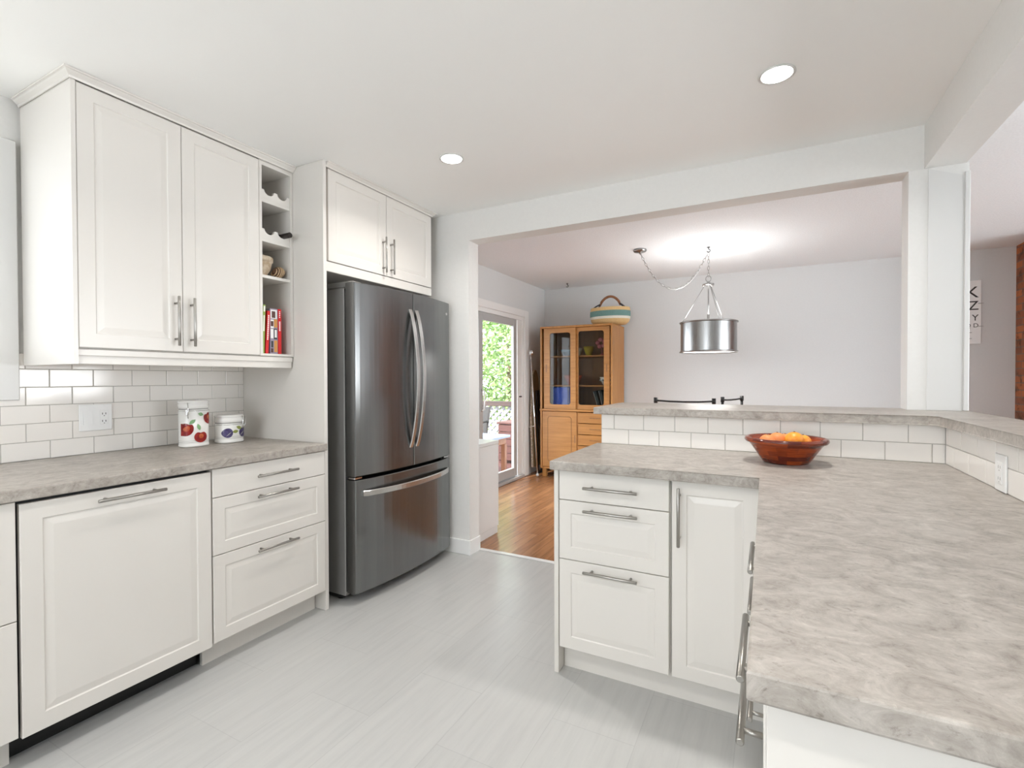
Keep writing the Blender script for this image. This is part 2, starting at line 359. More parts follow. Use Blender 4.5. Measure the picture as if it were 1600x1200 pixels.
# wall between kitchen and dining room: stub, header, post; and the beam running towards the camera
b = MB().box(.010, .955, 3.11, 3.24, 0, DZ+.05).box(.955, 3.488, 3.11, 3.24, BZ, DZ+.05)
struct(b.build('wall_opening', M['wallwhite']), 'white wall and header framing the wide dining room opening', 'wall')
sbox('beam', 'wallwhite', 3.488, 3.64, -2.65, 3.24, BZ, DZ+.02, label='white dropped beam above the right hand bar', cat='beam')
b = MB().box(3.43, 3.65, 3.112, 3.24, 1.107, BZ)
post = struct(b.build('column', M['wallwhite']), 'white square post standing on the corner of the bar', 'column')
b = MB().prism([(3.503, 3.112, 1.108), (3.628, 3.112, 1.108), (3.628, 3.112, BZ-.055), (3.503, 3.112, BZ-.004)], (0, -.005, 0))
b.build('panel', M['white'], post)
b = MB().box(3.634, 3.652, 3.102, 3.112, 1.108, BZ-.04, .002); b.build('edge_strip', M['white'], post)
b = MB().box(2.05, 3.60, 2.722, 3.24, 0, 1.069).box(3.486, 3.60, .80, 2.722, 0, 1.069)
struct(b.build('wall_pony', M['wallwhite']), 'white low wall carrying the raised bar', 'wall')
# baseboards
b = MB().box(.70, .967, 3.098, 3.11, 0, .105, .003).box(.955, .967, 3.11, 3.242, 0, .105, .003)
struct(b.build('baseboard_opening', M['vinylwhite']), 'white baseboard wrapping the end of the wall stub beside the fridge', 'baseboard')
sbox('baseboard_back', 'white', .06, 4.92, 6.486, 6.5, 0, .1)
# small ridge where the opening's casing shows at the back
# window over the sink: casing, frame, glass
win = struct(thing('window_1', 'white window casing at the left edge beside the wall cabinet', 'window', (.01, .24, WZ0)))
b = MB()
cw = .095
b.box(.010, .034, WY1, WY1+cw, WZ0-cw+.02, WZ1+.075, .003).box(.010, .034, WY0-cw, WY0, WZ0-cw+.02, WZ1+.075, .003)
b.box(.010, .034, WY0, WY1, WZ1, WZ1+.075, .003).box(.010, .040, WY0, WY1, WZ0-cw+.02, WZ0, .003)
b.build('casing', M['white'], win)
b = MB().box(-.07, -.03, WY0, WY0+.05, WZ0, WZ1).box(-.07, -.03, WY1-.05, WY1, WZ0, WZ1).box(-.07, -.03, WY0+.05, WY1-.05, WZ0, WZ0+.05).box(-.07, -.03, WY0+.05, WY1-.05, WZ1-.05, WZ1)
b.build('sash', M['vinylwhite'], win)
MB().box(-.052, -.048, WY0+.05, WY1-.05, WZ0+.05, WZ1-.05).build('pane', M['glass'], win)
for nm, bx in (('added_window_2', (.70, 3.1, -2.72, -2.68, .85, 2.25)), ('added_window_3', (8.03, 8.07, 1.1, 4.7, .55, 2.3))):  # rear and living room windows, unseen, added as openings for the fill lamps
    w = struct(thing(nm, None, None, (bx[0], bx[2], bx[4]))); x0, x1, y0, y1, z0, z1 = bx; b = MB(); e = .06
    b.box(x0, x1, y0, y1, z0, z0+e).box(x0, x1, y0, y1, z1-e, z1)
    if nm == 'added_window_2':
        for q in (x0, (x0+x1)/2-e/2, x1-e): b.box(q, q+e, y0, y1, z0+e, z1-e)
    else:
        for q in (y0, (y0+y1)/2-e/2, y1-e): b.box(x0, x1, q, q+e, z0+e, z1-e)
    b.build('frame', M['vinylwhite'], w)

# patio door
door = struct(thing('door_1', 'grey aluminium sliding patio door open to the leafy deck', 'door', (0, 5, 0)))
b = MB(); cs = .105
b.box(.05, .072, PY1, PY1+cs, 0, PZ+.085, .003).box(.05, .072, PY0-cs, PY0, 0, PZ+.085, .003).box(.05, .072, PY0, PY1, PZ, PZ+.085, .003)
b.build('casing', M['vinylwhite'], door)
b = MB().box(-.10, .055, PY1-.05, PY1, .0, PZ, .002).box(-.10, .055, PY0, PY0+.05, 0, PZ, .002).box(-.10, .055, PY0+.05, PY1-.05, PZ-.05, PZ, .002)
b.box(.02, .045, PY1-.17, PY1-.05, .03, PZ-.05, .002)
b.build('frame', M['vinylwhite'], door)
b = MB().box(-.10, .085, PY0+.05, PY1-.05, 0, .035, .003).box(.0, .012, PY0+.05, PY1-.05, .035, .05); b.build('sill', M['alu'], door)
def sash(y0, y1, x0, nm):
    b = MB(); e = .085; z0, z1 = .045, PZ-.052
    b.box(x0, x0+.035, y0, y0+e, z0, z1, .003).box(x0, x0+.035, y1-e, y1, z0, z1, .003).box(x0, x0+.035, y0+e, y1-e, z0, z0+e+.02, .003).box(x0, x0+.035, y0+e, y1-e, z1-e, z1, .003)
    p = b.build(nm, M['alu'], door); MB().box(x0+.015, x0+.019, y0+e, y1-e, z0+e+.02, z1-e).build('pane', M['glass'], p); return p
pan = sash(4.72, PY1-.17-.03, .018, 'sliding_panel'); sash(PY0+.05, 4.80, -.055, 'fixed_panel')
b = MB().tube([(.055, 4.775, .90), (.085, 4.775, .92), (.092, 4.775, 1.0), (.085, 4.775, 1.12), (.055, 4.775, 1.14)], .009, 8); b.build('pull_handle', M['vinylwhite'], pan)
b = MB().box(.045, .06, PY1-.125, PY1-.075, 1.02, 1.035); b.build('latch', M['black'], door)

# brick chimney in the living room
struct(MB().box(4.92, 6.5, 5.85, 6.5, 0, DZ).build('chimney_column', M['brick']), 'red brick chimney column at the right edge', 'chimney')

# ------------------------------------------------------------------ tiles
def tiles(o, u, v, n, w, h, first, tw=.159, th=.0788, name='backsplash', label='', off=.5, parent=None):
    o, u, v, n = Vector(o), Vector(u), Vector(v), Vector(n); g = .0014; b = MB(); r = 0; z = 0.
    flip = u.cross(v).dot(n) < 0
    while z < h-.004:
        z1 = min(z+th, h); s = first - tw*math.ceil(first/tw) + (tw*off if r % 2 else 0) - tw
        while s < w:
            a, c = max(s, 0), min(s+tw, w)
            if c-a > .008:
                t = [.0065+random.uniform(-.0003, .0003) for _ in range(4)]
                def lp(i, ds):
                    return [o+u*(a+i)+v*(z+i)+n*ds[0], o+u*(c-i)+v*(z+i)+n*ds[1], o+u*(c-i)+v*(z1-i)+n*ds[2], o+u*(a+i)+v*(z1-i)+n*ds[3]]
                L = [lp(g, [0]*4), lp(g, [x-.0012 for x in t]), lp(g+.0006, [x-.0003 for x in t]), lp(g+.0018, t)]
                if flip: L = [l[::-1] for l in L]
                b.rings(L, False, True)
            s += tw
        z += th; r += 1
    ob = b.build(name, M['tile'], None, o); tag(ob, label, 'backsplash')
    p = [o-n*.004, o+u*w-n*.004, o+u*w+v*h-n*.004, o+v*h-n*.004]; q = [x+n*.0088 for x in p]
    MB().rings([p, q]).build('grout', M['grout'], ob)
    return ob
tiles((.0155, -.9, .914), Y, Z, X, 2.942, .0788*6-.012, (.977+.9)-.159*11, label='white subway tile backsplash above the left worktop')
tiles((3.475, 2.7155, .914), -X, Z, -Y, 1.425, .156, .0425, .1545, .0778, label='white subway tile backsplash behind the fruit bowl')
tiles((3.4795, 2.706, .914), -Y, Z, -X, 1.90, .156, .105, .1545, .0778, label='white subway tile backsplash along the right hand bar')

# ------------------------------------------------------------------ left base run
XB = .722; CT = .876; CH = .914
def pull(name, c, d, n, par, L=.222, gap=.16): return MB().handle(c, d, n, L=L, gap=gap).build(name, M['nickel'], par)
def left_unit(name, label, y0, y1, fronts, cat='cabinet', toe='cab', toex=.635, group=None):
    t = thing(name, label, cat, (.37, (y0+y1)/2, 0), group)
    MB().box(.03, XB-.021, y0+.001, y1-.001, .115, CT-.001).build('body', M['cab'], t)
    MB().box(toex-.016, toex, y0, y1, 0, .113).build('toe_kick', M[toe], t)
    for z0, z1, fl in fronts:
        d = MB().front((XB-.019, y0+.002, z0+.0015), Y, Z, X, y1-y0-.004, z1-z0-.003, flat=fl).build('drawer', M['cab'], t)
        zc = (z0+z1)/2+.0 if fl else z1-.032
        pull('handle', (XB, (y0+y1)/2, zc), Y, X, d)
    return t
Z0, Z1, Z2, Z3 = .114, .495, .747, .874
left_unit('base_cabinet', 'off-white base cabinet with deep drawers left of the dishwasher', .2, .808, [(Z0, .491, False), (.491, Z3, False)], 'cabinet')
left_unit('base_cabinet', 'off-white three drawer base cabinet between dishwasher and fridge panel', 1.428, 2.036, [(Z0, Z1, False), (Z1, Z2, False), (Z2, Z3, True)])
dw = thing('dishwasher', 'built-in dishwasher behind a wide off-white panel door', 'dishwasher', (.37, 1.118, 0))
MB().box(.03, XB-.03, .816, 1.420, .115, CT-.004).build('body', M['black'], dw)
d = MB().front((XB-.019, .815, .106), Y, Z, X, .608, .757, fr=.056).build('door', M['cab'], dw)
pull('handle', (XB, 1.122, .832), Y, X, d)
MB().box(.58, .60, .815, 1.424, 0, .112).build('toe_kick', M['black'], dw)
ct = MB().box(.024, XB+.014, -1.9, 2.040, CT, CH, .004, seg=2).build('countertop', M['lamy']); tag(ct, 'grey stone laminate worktop along the left wall', 'countertop')
# tall panel beside the fridge
pn = MB().box(.012, .712, 2.042, 2.064, 0, KZ-.001, .001).build('tall_panel', M['cab']); tag(pn, 'tall off-white side panel left of the fridge', 'panel')

# ------------------------------------------------------------------ wall cabinets
XD = .478; UZ0, UZ1 = 1.386, 2.413
wc = thing('wall_cabinet', 'off-white two door wall cabinet above the dishwasher', 'cabinet', (.02, 1.44, UZ0))
MB().box(.012, XD-.021, 1.067, 1.833, UZ0, KZ-.003).build('body', M['cab'], wc)
MB().box(.026, XD+.002, 1.050, 1.066, 1.322, KZ-.003, .001).build('side_panel', M['cab'], wc)
for k in (0, 1):
    y0 = 1.068+k*.383
    d = MB().front((XD-.019, y0, UZ0+.002), Y, Z, X, .381, UZ1-UZ0-.004, fr=.055).build('door', M['cab'], wc)
    pull('handle', (XD, 1.451-.034 if k == 0 else 1.451+.034, 1.523), Z, X, d)
rk = thing('wine_rack_cabinet', 'narrow open wall cabinet with two scalloped wine racks', 'cabinet', (.02, 1.93, UZ0))
RY0, RY1 = 1.835, 2.040; FX = XD-.004
b = MB().box(.012, FX, RY0, RY0+.016, UZ0, KZ-.003).box(.012, FX, RY1-.017, RY1, UZ0, KZ-.003).box(.012, .02, RY0+.016, RY1-.017, UZ0, KZ-.003)
b.box(.02, FX, RY0+.016, RY1-.017, UZ0, UZ0+.012).box(.02, FX, RY0+.016, RY1-.017, 2.392, KZ-.003)
b.build('body', M['cab'], rk)
SH = [2.200, 1.992, 1.800]
for z in SH: MB().box(.02, FX-.004, RY0+.016, RY1-.017, z, z+.016, .001).build('shelf', M['cab'], rk)
def scallop(z, x):
    a, c = RY0+.016, RY1-.017; w = c-a; pts = [(x, a, z), (x, c, z)]; top = []
    cy = [a+w*.28, a+w*.74]; r = .030; h = .052
    top.append((x, c, z+h))
    for q in reversed(cy):
        for k in range(9): 
            an = PI*k/8; top.append((x, q+r*math.cos(an), z+h-(r*.85)*math.sin(an)))
    top.append((x, a, z+h)); return pts+top
for z in SH[:2]:
    for xr in (FX-.022, .06): MB().prism(scallop(z+.0165, xr), (.016, 0, 0)).build('bottle_rail', M['cab'], rk)
# crown and light rail along the wall cabinets
def crown(pts, z0, z1, name, par=None):   # pts: plan polyline of the cabinet face, profile steps outwards
    prof = [(0, 0), (.004, 0), (.006, .25), (.016, .55), (.02, .72), (.026, .78), (.026, 1), (0, 1)]
    L = []
    P = [Vector((p[0], p[1], 0)) for p in pts]
    for k, p in enumerate(P):
        ns = []
        for a, c in ((k-1, k), (k, k+1)):
            if 0 <= a and c < len(P): d = (P[c]-P[a]).normalized(); ns.append(Vector((d.y, -d.x, 0)))
        nn = ns[0] if len(ns) == 1 else (ns[0]+ns[1])/(1+ns[0].dot(ns[1]))
        L.append([(p.x+nn.x*o, p.y+nn.y*o, z0+(z1-z0)*h) for o, h in prof])
    return MB().rings(L).build(name, M['cab'], par)
struct(crown([(.027, 1.048), (XD+.004, 1.048), (XD+.004, 2.040)], UZ1, KZ-.001, 'trim_2'), 'off-white crown molding over the wall cabinets', 'molding')
lr = MB().box(XD-.035, XD-.016, 1.066, 2.036, 1.322, UZ0-.001, .003).box(XD-.016, XD-.008, 1.066, 2.036, 1.356, UZ0-.004, .002).build('trim_3', M['cab']); struct(lr, 'off-white light rail below the wall cabinets', 'molding')
# cabinet over the fridge
FD = .702; FY0, FY1 = 2.066, 3.020
fc = thing('fridge_cabinet', 'off-white two door cabinet mounted above the fridge', 'cabinet', (.02, 2.54, 1.85))
MB().box(.012, FD-.021, FY0, FY1, 1.865, KZ-.003).build('body', M['cab'], fc)
for k in (0, 1):
    w = .462; y0 = 2.086+k*(w+.003)
    d = MB().front((FD-.019, y0, 1.911), Y, Z, X, w, 2.416-1.911, fr=.055).build('door', M['cab'], fc)
    pull('handle', (FD, 2.086+w+.0015+(-.036 if k == 0 else .036), 2.034), Z, X, d)
MB().box(FD-.021, FD-.004, 2.066, FY1, 1.853, 1.907, .002).build('rail', M['cab'], fc)
crown([(FD+.002, 2.066), (FD+.002, FY1), (.10, FY1)], 2.416, KZ-.001, 'crown', fc)

# ------------------------------------------------------------------ fridge
fr = thing('fridge', 'stainless steel french door fridge with bottom freezer drawer', 'fridge', (.4, 2.607, 0))
G0, G1 = 2.155, 3.060; GM = (G0+G1)/2
MB().box(.04, .735, G0+.006, G1-.006, .035, 1.772, .004).build('body', M['steelcase'], fr)
MB().box(.735, .752, G0+.012, G1-.012, .06, 1.765).build('gasket', M['darkgap'], fr)
def curve_x(y):   # bowed front
    q = (y-GM)/((G1-G0)/2); return .822+.043*(1-abs(q)**2.2)
def bowed(y0, y1, z0, z1, name):
    n = 14; ys = [y0+(y1-y0)*k/n for k in range(n+1)]; e = .004
    ring = [(.754, y0)] + [(curve_x(y0)-.004, y0)] + [(curve_x(y), y if 0 < k < n else (y+e if k == 0 else y-e)) for k, y in enumerate(ys)] + [(curve_x(y1)-.004, y1), (.754, y1)]
    def lp(z, i): return [(x-(i if x > .76 else 0), y, z) for x, y in ring]
    b = MB().rings([lp(z0, .004), lp(z0+.004, 0), lp(z1-.004, 0), lp(z1, .004)]); return b.build(name, M['steel'], fr)
dl = bowed(G0, GM-.003, .716, 1.796, 'door'); dr = bowed(GM+.003, G1, .716, 1.796, 'door'); fz = bowed(G0, G1, .062, .696, 'freezer_drawer')
def bow_handle(path, wv, par, nm='handle', w=.030, t=.014):   # flat bowed bar
    P = [Vector(p) for p in path]; wv = Vector(wv); L = []
    for k, p in enumerate(P):
        d = (P[min(k+1, len(P)-1)]-P[max(k-1, 0)]).normalized(); nn = d.cross(wv).normalized()
        if nn.x < 0: nn = -nn
        a, c = w/2, t/2
        L.append([p+wv*a*.75-nn*c, p+wv*a-nn*c*.3, p+wv*a+nn*c*.3, p+wv*a*.75+nn*c, p-wv*a*.75+nn*c, p-wv*a+nn*c*.3, p-wv*a-nn*c*.3, p-wv*a*.75-nn*c])
    return MB().rings(L, smooth=False).build(nm, M['steelbright'], par)
for sgn, dd in ((-1, dl), (1, dr)):
    pth = []
    for k in range(25):
        q = k/24; z = .835+(1.690-.835)*q; pth.append((.868+.062*math.sin(PI*q)**.75-.004, GM+sgn*.030+sgn*.012*(0), z))
    bow_handle(pth, (0, 1, 0), dd)
pth = []
for k in range(25):
    q = k/24; y = G0+.045+(G1-G0-.09)*q; pth.append((curve_x(y)+.004+.045*math.sin(PI*q)**.6, y, .618))
bow_handle(pth, (0, 0, 1), fz, w=.034)
MB().box(.60, .80, G0+.010, G0+.075, 1.773, 1.806, .004).build('hinge_cover', M['steelcase'], fr)
MB().box(.60, .80, G1-.075, G1-.010, 1.773, 1.806, .004).build('hinge_cover', M['steelcase'], fr)
for y in (G0+.03, G1-.03): MB().box(.765, .815, y-.028, y+.028, .699, .713, .003).build('hinge', M['chrome'], fr)
for y in (G0+.05, G1-.05): MB().cyl((.66, y, 0), (.66, y, .036), .022).build('foot', M['black'], fr)
MB().box(.10, .70, G0+.02, G1-.02, .012, .034).build('base_grille', M['black'], fr)
yb = G1-.05
bdg = MB().lathe([(.010, 0), (.009, .0015)], (0, 0, 0), 20).build('badge', M['chrome'], dr)
bdg.matrix_basis = Matrix.Translation(Vector((curve_x(yb)-.4, yb-2.607, 1.715))) @ Matrix.Rotation(R(90), 4, 'Y')
# the badge's mesh was centred on the world origin, undo the shift to the fridge's base
for v in bdg.data.vertices: v.co += Vector((.4, 2.607, 0))

# ------------------------------------------------------------------ peninsula
YP = 2.10
def pen_front(name, par, x0, x1, z0, z1, flat=False, hz=None, handle='h', hx=None):
    d = MB().front((x0+.0015, YP+.019, z0+.0015), X, Z, -Y, x1-x0-.003, z1-z0-.003, flat=flat).build(name, M['cab'], par)
    if handle == 'h': pull('handle', ((x0+x1)/2, YP, (z0+z1)/2 if flat else z1-.032), X, -Y, d)
    else: pull('handle', (hx, YP, hz), Z, -Y, d)
    return d
pd = thing('base_cabinet', 'off-white three drawer base cabinet at the open end of the peninsula', 'cabinet', (2.28, 2.4, 0))
MB().box(2.052, 2.510, YP+.021, 2.705, .115, CT-.001).build('body', M['cab'], pd)
MB().box(2.052, 2.512, YP+.065, YP+.081, 0, .114).build('toe_kick', M['cab'], pd)
for z0, z1, fl in [(Z0, Z1, False), (Z1, Z2, False), (Z2, Z3, True)]: pen_front('drawer', pd, 2.052, 2.508, z0, z1, fl)
pc = thing('base_cabinet', 'off-white corner base cabinet with a tall door in the peninsula', 'cabinet', (2.67, 2.4, 0))
MB().box(2.512, 3.46, YP+.021, 2.705, .115, CT-.001).build('body', M['cab'], pc)
MB().box(2.512, 2.93, YP+.065, YP+.081, 0, .114).build('toe_kick', M['cab'], pc)
pen_front('door', pc, 2.516, 2.818, Z0, Z3, handle='v', hx=2.545, hz=.738)
MB().box(2.819, 2.836, YP+.001, YP+.02, .115, CT-.002).build('filler', M['cab'], pc)
ep = MB().box(2.030, 2.050, YP, 2.716, 0, CT-.001, .001).build('end_panel', M['cab']); tag(ep, 'off-white end panel closing the peninsula beside the opening', 'panel')
XR = 2.838
for k, (y0, y1, lab) in enumerate([(1.306, 1.763, 'off-white drawer cabinet of the right hand run next to the corner'), (.848, 1.305, 'off-white drawer cabinet at the near end of the right hand run')]):
    t = thing('base_cabinet', lab, 'cabinet', (3.15, (y0+y1)/2, 0))
    MB().box(XR+.021, 3.47, y0+.001, y1-.001, .115, CT-.001).build('body', M['cab'], t)
    MB().box(XR+.065, XR+.08, y0, y1, 0, .114).build('toe_kick', M['cab'], t)
    for z0, z1, fl in [(Z0, Z1, False), (Z1, Z2, False), (Z2, Z3, True)]:
        d = MB().front((XR+.019, y0+.0015, z0+.0015), Y, Z, -X, y1-y0-.003, z1-z0-.003, flat=fl).build('drawer', M['cab'], t)
        pull('handle', (XR, (y0+y1)/2, (z0+z1)/2 if fl else z1-.032), Y, -X, d)
fl_ = MB().box(XR, XR+.019, 1.765, YP+.018, .115, CT-.002, .001).box(XR+.065, XR+.08, 1.765, YP+.06, 0, .114).build('corner_filler', M['cab']); tag(fl_, 'off-white filler strip in the inner corner of the peninsula', 'filler')
e2 = MB().box(XR+.004, 3.474, .827, .846, 0, CT-.001, .001).build('end_panel', M['cab']); tag(e2, 'off-white end panel under the near end of the right worktop', 'panel')
def slab(outline, z0, z1, name, m, label, bev=.004):
    b = MB(); b.prism([(x, y, z0) for x, y in outline], (0, 0, z1-z0))
    es = [e for e in b.bm.edges if abs(e.verts[0].co.z-e.verts[1].co.z) < 1e-6]
    bmesh.ops.bevel(b.bm, geom=es, offset=bev, segments=2, affect='EDGES', profile=.5)
    return tag(b.build(name, M[m]), label, 'countertop')
slab([(2.0245, 2.066), (2.82, 2.066), (2.82, .806), (3.4775, .806), (3.4775, 2.713), (2.0245, 2.713)], CT, CH, 'countertop', 'lamx', 'grey stone laminate worktop of the peninsula holding the fruit bowl')
slab([(2.015, 2.682), (3.412, 2.682), (3.443, 2.651), (3.443, .75), (3.66, .75), (3.66, 3.25), (2.015, 3.25)], 1.070, 1.107, 'bar_top', 'lamx', 'raised grey laminate bar top above the peninsula tiles')

# ------------------------------------------------------------------ wall plates
o1 = thing('wall_plate', 'white double plate with rocker switch and outlet on the left backsplash', 'outlet', (.022, 1.301, 1.083))
MB().box(.0225, .029, 1.237, 1.365, 1.021, 1.145, .002).build('plate', M['vinylwhite'], o1)
MB().prism([(.029, 1.252, 1.052), (.034, 1.252, 1.052), (.0305, 1.252, 1.113), (.029, 1.252, 1.113)], (0, .034, 0)).build('rocker', M['vinylwhite'], o1)
rc = MB().box(.029, .031, 1.315, 1.349, 1.049, 1.116, .001).build('receptacle', M['vinylwhite'], o1)
b = MB()
for zc in (1.100, 1.065):
    b.box(.031, .0314, 1.324, 1.3265, zc-.005, zc+.004).box(.031, .0314, 1.337, 1.3395, zc-.005, zc+.004).box(.031, .0314, 1.3305, 1.334, zc-.0125, zc-.009)
b.build('slots', M['black'], rc)
for y in (1.269, 1.332):
    for z in (1.030, 1.136): MB().cyl((.029, y, z), (.0298, y, z), .003, 8).build('screw', M['vinylwhite'], o1)
o2 = thing('wall_plate', 'white upright outlet plate on the right hand bar backsplash', 'outlet', (3.473, 2.165, .968))
MB().box(3.467, 3.4725, 2.126, 2.204, .9155, 1.028, .002).build('plate', M['vinylwhite'], o2)
rc = MB().box(3.465, 3.467, 2.148, 2.182, .938, 1.005, .001).build('receptacle', M['vinylwhite'], o2)
b = MB()
for zc in (.990, .955):
    b.box(3.4646, 3.465, 2.156, 2.1585, zc-.005, zc+.004).box(3.4646, 3.465, 2.170, 2.1725, zc-.005, zc+.004).box(3.4646, 3.465, 2.163, 2.1665, zc-.0125, zc-.009)
b.build('slots', M['greypaint'], rc)

# ------------------------------------------------------------------ ceiling lights
def downlight(x, y, label):
    t = thing('ceiling_light', label, 'ceiling light', (x, y, KZ), 'recessed lights in the kitchen ceiling' if not label else None)
    MB().lathe([(.058, -.0005), (.064, -.0005), (.066, -.004), (.058, -.006), (.055, -.004)], (x, y, KZ), 40, cap0=False, cap1=False).build('trim_ring', M['white'], t)
    MB().lathe([(.0, -.0035), (.055, -.0035), (.055, -.0045), (.0, -.0045)], (x, y, KZ), 40, cap0=False, cap1=False).build('lens', M['led'], t)
    return t
LIGHTS = [(2.868, 2.345), (1.33, 2.36)]
downlight(*LIGHTS[0], 'round recessed ceiling light above the peninsula worktop'); downlight(*LIGHTS[1], 'round recessed ceiling light in front of the fridge')
for x, y in LIGHTS + [(2.868, .2), (1.33, .2), (1.33, -1.6), (2.868, -1.6)]:  # the four listed here are added lamps behind the camera, without fixtures
    lamp('downlight_and_fill_glow', 'AREA', (x, y, KZ-.012), 8.5, (1, .97, .93), (0, 0, 0), .11, None, R(146))

# ------------------------------------------------------------------ pendant lamp
PX, PYY = 2.336, 5.157
pl = thing('pendant_lamp', 'brushed pewter drum pendant lamp hung on a swagged chain', 'lamp', (PX, PYY, DZ))
sh = MB().lathe([(.250, 1.512), (.250, 1.780)], (PX, PYY, 0), 64, cap0=False, cap1=False)
sh.lathe([(.246, 1.780), (.246, 1.512)], (PX, PYY, 0), 64, cap0=False, cap1=False); sd = sh.build('lamp_shade', M['pewter'], pl)
for z in (1.507, 1.785): MB().tube([(PX+.254*math.cos(2*PI*k/64), PYY+.254*math.sin(2*PI*k/64), z) for k in range(64)], .008, 8, closed=True).build('rim', M['pewter'], sd)
MB().lathe([(.0, 1.508), (.244, 1.508), (.244, 1.514), (.0, 1.514)], (PX, PYY, 0), 48, cap0=False, cap1=False).build('diffuser', M['diffuser'], pl)
for k in range(3):
    a = R(-62+k*120); MB().cyl((PX+.03*math.cos(a), PYY+.03*math.sin(a), 2.145), (PX+.243*math.cos(a), PYY+.243*math.sin(a), 1.79), .0032, 8).build('hanger_rod', M['pewter'], pl)
MB().cyl((PX, PYY, 1.78), (PX, PYY, 2.14), .006, 8).cyl((PX, PYY, 1.78), (PX, PYY, 1.86), .012, 10).box(PX-.245, PX+.245, PYY-.008, PYY+.008, 1.772, 1.780).build('stem', M['pewter'], pl)
b = MB().lathe([(.012, 2.135), (.05, 2.138), (.052, 2.150), (.02, 2.160), (.010, 2.175)], (PX, PYY, 0), 24)
for k in range(3):
    a = R(-62+k*120); b.ball((PX+.045*math.cos(a), PYY+.045*math.sin(a), 2.142), .012, seg=8)
b.build('hub', M['pewter'], pl)
MB().tube([(PX+.024*math.cos(2*PI*k/20), PYY, 2.20+.028*math.sin(2*PI*k/20)) for k in range(20)], .004, 8, closed=True).build('ring', M['pewter'], pl)
def chain(pts, name, par, L=.034, r=.0019):
    P = [Vector(p) for p in pts]; seg = [0]
    for a, c in zip(P, P[1:]): seg.append(seg[-1]+(c-a).length)
    b = MB(); s = 0; k = 0
    while s < seg[-1]:
        i = max(j for j in range(len(seg)) if seg[j] <= s); i = min(i, len(P)-2); q = (s-seg[i])/(seg[i+1]-seg[i]); p = P[i].lerp(P[i+1], q); d = (P[i+1]-P[i]).normalized()
        u = d.cross(Vector((0, 0, 1)) if abs(d.z) < .95 else Vector((1, 0, 0))).normalized(); v = d.cross(u)
        w = u if k % 2 else v
        b.tube([p+d*(L*.62*math.cos(2*PI*j/10))+w*(.0095*math.sin(2*PI*j/10)) for j in range(10)], r, 5, closed=True)
        s += L*.95; k += 1
    return b.build(name, M['pewter'], par)
chain([(PX, PYY, 2.235), (PX, PYY, DZ-.055)], 'chain', pl)
CX, CY = 1.74, 4.943
cat_ = []
for k in range(25):
    q = k/24; sag = .33*(1-(2*q-1)**2)
    cat_.append((CX+(PX-.02-CX)*q, CY+(PYY-CY)*q, DZ-.03+(-.055)*q-sag))
chain(cat_, 'swag_chain', pl)
b = MB().tube([(x+.008, y, z-.004) for x, y, z in cat_], .0016, 6); b.build('cord', M['vinylwhite'], pl)
MB().lathe([(.062, 0), (.064, -.012), (.056, -.022), (.012, -.026), (.008, -.04)], (CX, CY, DZ-.0005), 32).build('canopy', M['pewter'], pl)
def hook(x, y, z, name, m): return MB().lathe([(.014, 0), (.014, -.004)], (x, y, z), 12).cyl((x, y, z), (x, y, z-.02), .004, 8).tube([(x+.014*math.sin(2*PI*k/14), y, z-.034+.014*math.cos(2*PI*k/14)) for k in range(11)], .004, 6).build(name, m, None, (x, y, z))
hk = hook(PX, PYY, DZ-.0005, 'hook', M['blackmetal']); hk.location -= Vector((0, 0, 0)); hk.parent = pl; hk.location = (0, 0, -.0005)
h2 = hook(.505, 6.20, DZ-.0005, 'ceiling_hook', M['blackmetal']); tag(h2, 'small black hook in the dining ceiling above the oak hutch', 'hook')
lamp('pendant_glow', 'AREA', (PX, PYY, 1.500), 10, (1, .98, .95), (0, 0, 0), .46)
pg = lamp('pendant_upglow', 'AREA', (PX, PYY, 1.80), 6.5, (1, .99, .97), (R(180), 0, 0), .40)

# ------------------------------------------------------------------ oak hutch
HX0, HX1, HY0, HY1 = .245, 1.192, 5.91, 6.44
hu = thing('hutch', 'honey oak hutch with two sliding glass doors and small drawers', 'hutch', ((HX0+HX1)/2, 6.2, 0))
t = .022; LZ0, LZ1, UZT = .105, .845, 1.917
b = MB().box(HX0, HX0+t, HY0, HY1, LZ0, LZ1, .002).box(HX1-t, HX1, HY0, HY1, LZ0, LZ1, .002).box(HX0+t, HX1-t, HY0+.003, HY1, LZ0, LZ0+t).box(HX0+t, HX1-t, HY1-.01, HY1, LZ0+t, LZ1)
b.build('lower_case', M['oak'], hu)
MB().box(HX0-.006, HX1+.006, HY0-.008, HY1, LZ1, LZ1+.024, .003).build('middle_board', M['oakh'], hu)
b = MB().box(HX0, HX0+t, HY0+.0, HY1, LZ1+.024, UZT-.024, .002).box(HX1-t, HX1, HY0, HY1, LZ1+.024, UZT-.024, .002).box(HX0, HX1, HY0, HY1, UZT-.024, UZT, .002)
b.build('upper_case', M['oak'], hu)
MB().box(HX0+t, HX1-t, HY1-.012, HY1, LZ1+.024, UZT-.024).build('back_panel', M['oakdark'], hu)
for z in (1.155, 1.527): MB().box(HX0+t, HX1-t, HY0+.075, HY1-.012, z, z+.016, .001).build('shelf', M['oakh'], hu)
for x in (HX0+.045, HX1-.045):
    for y in (HY0+.045, HY1-.05): MB().box(x-.026, x+.026, y-.026, y+.026, 0, LZ0, .003).build('leg', M['oak'], hu)
def rrect(x0, x1, z0, z1, r, n=5):
    P = []
    for cx, cz, a0 in ((x1-r, z0+r, -90), (x1-r, z1-r, 0), (x0+r, z1-r, 90), (x0+r, z0+r, 180)):
        for k in range(n+1): a = R(a0+90*k/n); P.append((cx+r*math.cos(a), cz+r*math.sin(a)))
    return P
